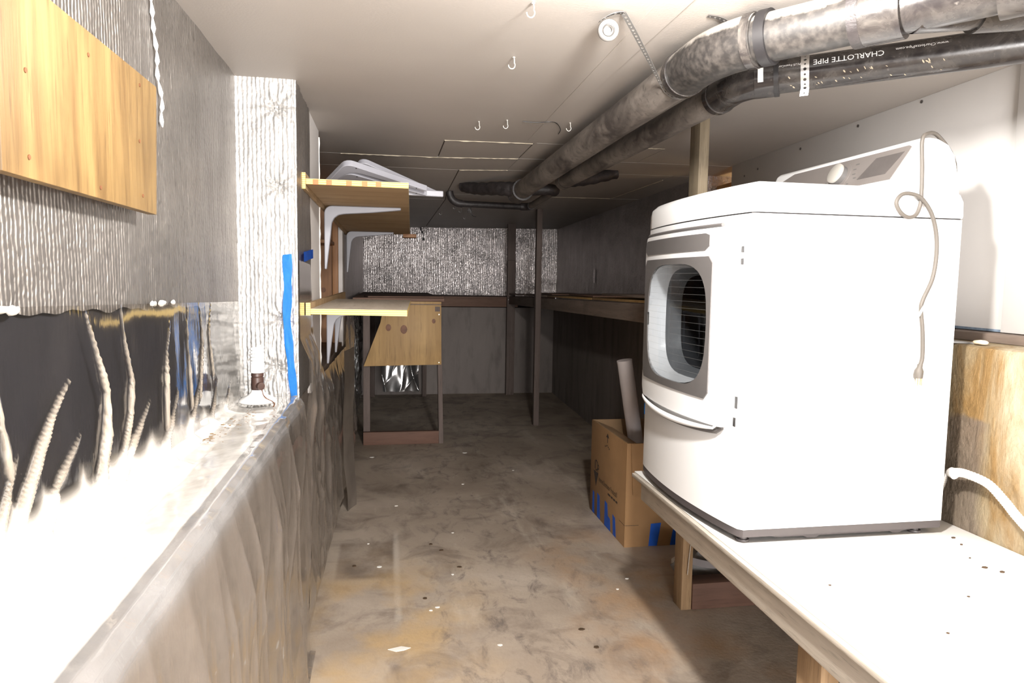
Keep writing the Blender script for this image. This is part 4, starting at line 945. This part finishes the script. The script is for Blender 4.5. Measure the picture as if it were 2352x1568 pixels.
    door = obj('door', ringpatch(bmesh.new(), dyy, zlo, zhi, .014, hole, .0), 'dryer', t, 0, 40, False)
    obj('door_bowl', sleeve([(-.012, 1.0, 0), (.02, .985, .0), (.047, .95, 0)]), 'dryer', door, 0, 40)
    gy = [1.845+(2.355-1.845)*i/24 for i in range(25)]
    obj('grey_band', ringpatch(bmesh.new(), gy, lambda y: 1.474+corner(y, 1.845, 2.355, .012), lambda y: 1.522-corner(y, 1.845, 2.355, .006), .0165, None, .013), 'dryer_grey', door, 0, 40, False)
    fy = sorted(set([1.826+(2.352-1.826)*i/28 for i in range(29)]+[y for y in yy if hy0 <= y <= hy1]))
    obj('window_frame', ringpatch(bmesh.new(), fy, lambda y: 1.052+corner(y, 1.826, 2.352, .02), lambda y: 1.457-corner(y, 1.826, 2.352, .02), .0175, hole, .013), 'dryer_grey', door, 0, 40, False)
    gl = [y for y in yy if hy0 <= y <= hy1]
    obj('glass', ringpatch(bmesh.new(), gl, lambda y: hole(y)[0], lambda y: hole(y)[1], .0155), 'door_glass', door, 0, 40, False)
    # finger lip along the foot of the door and groove along its head
    pts = [(xf(y)-.012-.010*sin(pi*(y-1.77)/.59)**.5, y, .982-.020*sin(pi*(y-1.77)/.59)**.7+(.012 if y < 1.78 else 0)) for y in (1.771+.588*i/24 for i in range(25))]
    obj('door_lip', T(pts, [.0015+.0075*sin(pi*i/24)**.6 for i in range(25)], 12), 'dryer', door, 0, 60)
    obj('lip_recess', T([(x+.011, y, z-.010) for x, y, z in pts], .0065, 8), 'dryer_grey', door)  # grey strip standing in for the shadow under the lip
    pts = [(xf(y)-.006, y, 1.5415) for y in (1.80+.55*i/20 for i in range(21))]
    obj('head_groove', T(pts, .0055, 8), 'dryer_grey', door)
    for y, z, h in ((1.722, 1.472, .008), (1.722, 1.440, .008), (1.722, 1.062, .016), (1.726, 1.008, .012)):
        obj('hinge_slot', B(xf(y)-.001, xf(y)+.004, y-.006, y+.006, z-h, z+h), 'black', t)
    # console
    prof = [(1.30, 1.640), (1.335, 1.652), (1.355, 1.662), (1.400, 1.768), (1.412, 1.778), (1.435, 1.782), (1.465, 1.779), (1.497, 1.765), (1.518, 1.738), (1.528, 1.70), (1.545, 1.61), (1.548, 1.60)]
    bm = bmesh.new(); cy = [(1.692, .985), (1.688, 1)] ; rings = []
    for y, k in ((1.690, .97), (1.692, .99), (1.700, 1.0), (2.372, 1.0), (2.380, .99), (2.382, .97)):
        rings.append([bm.verts.new((1.44+(x-1.44)*k, y, 1.65+(z-1.65)*k if z > 1.65 else z)) for x, z in prof])
    for a, b in zip(rings, rings[1:]):
        for k in range(len(prof)): bm.faces.new((a[k], a[(k+1) % len(prof)], b[(k+1) % len(prof)], b[k]))
    bm.faces.new(rings[0][::-1]); bm.faces.new(rings[-1])
    con = obj('console', bm, 'dryer', t, 0, 35)
    p0 = Vector((1.355, 0, 1.662)); pv = Vector((.045, 0, .106)); pvn = pv.normalized(); nrm = Vector((-pvn.z, 0, pvn.x)); H = pv.length
    def pp(y, v, o=.001): return p0+pv*v+Vector((0, y, 0))+nrm*o
    def plate(poly, o, th):
        bm = bmesh.new(); A = [bm.verts.new(pp(y, v, o)) for y, v in poly]; Bv = [bm.verts.new(pp(y, v, o+th)) for y, v in poly]; n = len(poly)
        bm.faces.new(A); bm.faces.new(Bv[::-1])
        for i in range(n): bm.faces.new((A[i], A[(i+1) % n], Bv[(i+1) % n], Bv[i]))
        return bm
    cp = obj('control_panel', plate([(1.735, .10), (2.34, .10), (2.36, .4), (2.33, .75), (2.26, .95), (1.715, .95), (1.703, .90), (1.705, .80)], 0, .002), 'dryer_panel', con)
    obj('display', plate([(1.765, .28), (1.885, .28), (1.835, .80), (1.722, .80)], .0021, .0006), 'dryer_disp', cp)
    q = nrm.to_track_quat('Z', 'Y').to_matrix()
    obj('dial_ring', lathe(bmesh.new(), [(.043, .002), (.043, .0028), (.040, .0030)], pp(1.975, .50, 0), 32, q), 'dryer_panel', cp)
    kn = obj('dial', lathe(bmesh.new(), [(.030, .003), (.030, .020), (.029, .021)], pp(1.975, .50, 0), 32, q), 'dryer_grey', cp)
    obj('dial_cap', lathe(bmesh.new(), [(.0315, .019), (.032, .022), (.0315, .026), (.028, .028), (.001, .0285)], pp(1.975, .50, 0), 32, q), 'knob', kn, 0, 50)
    for y, v, w in ((1.905, .74, .016), (1.91, .60, .014), (1.905, .46, .014), (1.895, .34, .012), (1.92, .20, .010), (2.035, .36, .010), (2.06, .36, .008)):
        obj('print_mark', plate([(y, v), (y+w, v), (y+w, v+.03), (y, v+.03)], .0021, .0003), 'dryer_grey', cp)
    # power cord thrown over the console
    Y = 1.682
    path = [(1.56, 1.74, 1.60), (1.545, 1.72, 1.72), (1.47, 1.70, 1.788), (1.418, Y, 1.787), (1.404, Y-.003, 1.765), (1.409, Y-.003, 1.70), (1.412, Y-.003, 1.64), (1.410, Y-.004, 1.600), (1.397, Y-.005, 1.572), (1.372, Y-.006, 1.566), (1.347, Y-.007, 1.580), (1.334, Y-.008, 1.603), (1.348, Y-.009, 1.624), (1.375, Y-.011, 1.627), (1.406, Y-.013, 1.615), (1.440, Y-.012, 1.575), (1.462, Y-.008, 1.52), (1.468, Y-.006, 1.46), (1.460, Y-.006, 1.40), (1.436, Y-.006, 1.345), (1.432, Y-.006, 1.318), (1.441, Y-.006, 1.26), (1.446, Y-.006, 1.19), (1.441, Y-.006, 1.165)]
    cd = obj('power_cord', T(smoothpath(path, 6), .0052, 10), 'cord', t, 0, 80)
    tagm = gridmesh(bmesh.new(), 4, 8, lambda u, v: (1.449-.028*v+(u-.5)*.010, Y-.014-.003*sin(v*5), 1.362-.062*v)); bmesh.ops.solidify(tagm, geom=tagm.faces[:], thickness=.0005)
    obj('cord_tag', tagm, 'label', cd)
    pl = obj('plug', T([(1.441, Y-.006, 1.168), (1.440, Y-.006, 1.160), (1.439, Y-.006, 1.150), (1.437, Y-.006, 1.138), (1.437, Y-.006, 1.130)], [.0068, .0068, .0115, .0122, .0115], 14), 'cord', t, 0, 50)
    for dx, dyy in ((-.006, -.004), (.006, -.004), (0, .005)): obj('prong', B(1.437+dx-.0012, 1.437+dx+.0012, Y-.006+dyy-.003, Y-.006+dyy+.003, 1.110, 1.131), 'brass', pl)
    tp = B(xf(2.372)-.0008, xf(2.372), 2.366, 2.376, .905, .945); obj('blue_tape_bit', tp, 'tape', t)
build_dryer()
def build_hose():
    t = thing('corrugated_hose', 'white corrugated hose curling along the stained concrete', 'hose', (1.6, 1.6, .70))
    pts = smoothpath([(1.60, 1.705, .852), (1.605, 1.672, .857), (1.608, 1.60, .850), (1.608, 1.545, .82), (1.606, 1.50, .790), (1.60, 1.44, .765), (1.59, 1.30, .74), (1.58, 1.1, .72), (1.57, .9, .694)], 22)
    obj('tube', T(pts, [.0115+.0016*sin(i*2.1) for i in range(len(pts))], 12), 'hose', t, 0, 80)
    obj('end_cuff', T([(1.60, 1.70, .846), (1.60, 1.718, .850)], .0145, 14), 'hose', t)
    pts = smoothpath([(1.60, 1.718, .849), (1.600, 1.735, .842), (1.600, 1.745, .81), (1.598, 1.757, .78), (1.595, 1.775, .765), (1.58, 1.80, .757)], 12)
    obj('metal_conduit', T(pts, [.0095+.001*sin(i*2.6) for i in range(len(pts))], 10), 'steel', t, 0, 80)
    st = bmesh.new(); bmesh.ops.create_icosphere(st, subdivisions=2, radius=.022, matrix=Matrix.Translation((1.80, 1.80, 1.2235)) @ Matrix.Diagonal((.7, 1.1, .35, 1)))
    for v in st.verts: v.co += Vector((0, 0, .003*fbm(v.co.x*60, v.co.y*60)))
    for v in st.verts: v.co.z += .0
    for k, (x, y, s) in enumerate(()): pass
    zmin = min(v.co.z for v in st.verts)
    for v in st.verts: v.co.z += 1.2155-zmin; v.co.x -= .12; v.co.y -= .07
    tag(obj('stone', st, 'stone', None, 0, 60), 'small tan stone lying on the concrete ledge under the drywall', 'stone')
    bm = prism(bmesh.new(), [(1.655, 1.80), (1.695, 1.76), (1.695, 1.90), (1.66, 1.93)], 'z', 1.2155, 1.221)
    tag(obj('slate_piece', bm, 'rag', None, .001), 'thin grey flake on the concrete ledge beside the dryer', 'flake')
build_hose()
# ------------------------------------------------------------------ cardboard box and tube
def build_box():
    t = thing('cardboard_box', 'open brown cardboard box with blue tape strips beside the bench', 'box', (1.41, 3.68, 0))
    x0, x1, y0, y1, h, th = 1.215, 1.62, 3.37, 4.0, .552, .005
    obj('side', B(x0, x0+th, y0, y1, 0, h), 'card', t, .001); obj('side', B(x1-th, x1, y0, y1, 0, h), 'card', t, .001)
    obj('end', B(x0+th, x1-th, y0, y0+th, 0, h), 'card', t, .001); obj('end', B(x0+th, x1-th, y1-th, y1, 0, h), 'card_in', t, .001)
    obj('bottom', B(x0+th, x1-th, y0+th, y1-th, .001, .006), 'card_in', t)
    obj('flap', hexa(bmesh.new(), [(1.25, y0-.012, .283), (1.61, y0-.012, .283), (1.61, y0-.008, .283), (1.25, y0-.008, .283), (1.235, y0-.006, h), (1.61, y0-.006, h), (1.61, y0-.002, h), (1.235, y0-.002, h)]), 'card', t, .001)
    obj('inner_flap', hexa(bmesh.new(), [(x0+.006, y0+.02, h-.004), (x0+.01, y0+.02, h), (x0+.01, y1-.02, h), (x0+.006, y1-.02, h-.004), (x0+.110, y0+.06, h-.045), (x0+.113, y0+.06, h-.04), (x0+.113, y1-.06, h-.04), (x0+.110, y1-.06, h-.045)]), 'card_in', t)
    s = x0-.0006
    def onside(poly, mat, name, o=0):
        bm = bmesh.new(); A = [bm.verts.new((s-o, y, z)) for y, z in poly]; Dv = [bm.verts.new((s-o-.0003, y, z)) for y, z in poly]; n = len(poly)
        bm.faces.new(A); bm.faces.new(Dv[::-1])
        for i in range(n): bm.faces.new((A[i], A[(i+1) % n], Dv[(i+1) % n], Dv[i]))
        return obj(name, bm, mat, t)
    for poly in ([(3.95, .002), (3.905, .002), (3.915, .13), (3.945, .135)], [(3.85, .002), (3.79, .002), (3.81, .14), (3.855, .145)],
                 [(3.71, .002), (3.60, .002), (3.61, .07), (3.65, .075), (3.665, .14), (3.71, .145)], [(3.555, .002), (3.505, .002), (3.525, .105), (3.57, .112)]):
        onside(poly, 'tape2', 'tape_strip')
    for poly in ([(1.348, .002), (1.395, .002), (1.414, .125), (1.358, .122)], [(1.468, .002), (1.52, .002), (1.53, .10), (1.484, .098)]):
        bm = bmesh.new(); prism(bm, poly, 'y', y0-.0012, y0-.0004); obj('tape_strip', bm, 'tape2', t)
    # printing on the side: arrow, logo, words
    onside([(3.690, .535), (3.715, .510), (3.694, .510), (3.694, .480), (3.686, .480), (3.686, .510), (3.665, .510)], 'ink', 'arrow_print')
    for k in range(5): onside([(3.735-k*.018, .468-.006*abs(k-2)), (3.722-k*.018, .468-.006*abs(k-2)), (3.722-k*.018, .462-.006*abs(k-2)), (3.735-k*.018, .462-.006*abs(k-2))], 'ink', 'print_mark')
    onside([(3.935, .262), (3.845, .262), (3.888, .175)], 'ink', 'logo_triangle')
    def word(txt, size, y, z, sx=1):
        bm = text_mesh(txt, size, lambda u, v: Vector((s-.0004, y-u*sx, z+v))); return obj('lettering', bm, 'ink', t, 0, 0, False)
    word('I', .075, 3.925, .275, 1.2); word('D', .095, 3.908, .268, .8); word('P', .075, 3.862, .262, .8)
    word('Internet Distributor Products\u00ae', .042, 3.835, .222, .62)
    for a, w in ((3.66, .045), (3.605, .03), (3.565, .03), (3.525, .03)): onside([(a, .203), (a-w, .203), (a-w, .192), (a, .192)], 'ink', 'print_mark')
    onside([(3.46, .118), (3.371, .118), (3.371, .116), (3.46, .116)], 'ink', 'pen_line')
    obj('pen_line', B(x0+.001, 1.29, y0-.0008, y0-.0003, .116, .118), 'ink', t)
    # cardboard tube standing in the box
    tt = thing('cardboard_tube', 'grey cardboard tube sticking out of the open box', 'tube', (1.44, 3.72, .2))
    a, b = Vector((1.47, 3.72, .03)), Vector((1.303, 3.70, .945)); d = (b-a).normalized()
    bm = bmesh.new(); q = d.to_track_quat('Z', 'Y').to_matrix(); L = (b-a).length
    obj('tube_wall', lathe(bm, [(.0425, .0), (.0425, L)], a, 32, q), 'tube', tt)
    obj('end_rim', lathe(bmesh.new(), [(.0435, L-.010), (.0435, L+.0015), (.040, L+.002), (.001, L+.0022)], a, 32, q), 'tube', tt)
    bm = gridmesh(bmesh.new(), 10, 8, lambda u, v: (1.36+u*.2, 3.42+v*.22, .40+.05*fbm(u*4, v*4, 3)+.03*sin(u*4))); bmesh.ops.solidify(bm, geom=bm.faces[:], thickness=.003)
    tag(obj('dark_cloth', bm, 'wood_dark', None, 0, 60), 'dark cloth bundled inside the open cardboard box', 'cloth')
build_box()
# ------------------------------------------------------------------ small litter on the floor
def build_litter():
    for x, y, s in ((-.118, 5.398, .02), (.605, 5.453, .02), (.207, 2.84, .013), (.178, 2.816, .010), (-.04, 3.296, .014), (1.02, 2.9, .010), (.30, 3.16, .010), (.05, 4.2, .012), (-.1, 3.6, .009), (.5, 4.6, .011), (.9, 4.9, .012), (.35, 3.7, .008), (.42, 2.5, .012), (1.10, 3.0, .010)):
        a = R.uniform(0, 6); n = 6
        poly = [(x+s*(.6+.4*R.random())*cos(a+q*2*pi/n), y+s*.7*(.6+.4*R.random())*sin(a+q*2*pi/n)) for q in range(n)]
        tag(obj('paint_chip', prism(bmesh.new(), poly, 'z', .0004, .003), 'chip'), 'small pale paint chip lying on the concrete floor', 'chip', 'pale chips on the floor')
    for x, y in ((.34, 3.24), (-.16, 3.32), (.16, 2.93), (.76, 2.57), (.78, 2.43), (.22, 3.55), (.27, 3.46)):
        a = R.uniform(0, 6); s = .014
        poly = [(x+s*cos(a+q)*(.5+.5*R.random()), y+s*.6*sin(a+q)) for q in (0, 1.0, 2.1, 3.2, 4.2, 5.2)]
        tag(obj('leaf_bit', prism(bmesh.new(), poly, 'z', .0004, .004), 'leaf'), 'brown leaf fragment lying on the concrete floor', 'leaf', 'leaf fragments on the floor')
    poly = [(.0, 2.53), (.05, 2.545), (.085, 2.53), (.06, 2.515), (.03, 2.51)]
    tag(obj('paint_chip', prism(bmesh.new(), poly, 'z', .0004, .002), 'chip'), 'larger white paint flake on the floor near the bottom picture edge', 'chip', 'pale chips on the floor')
build_litter()
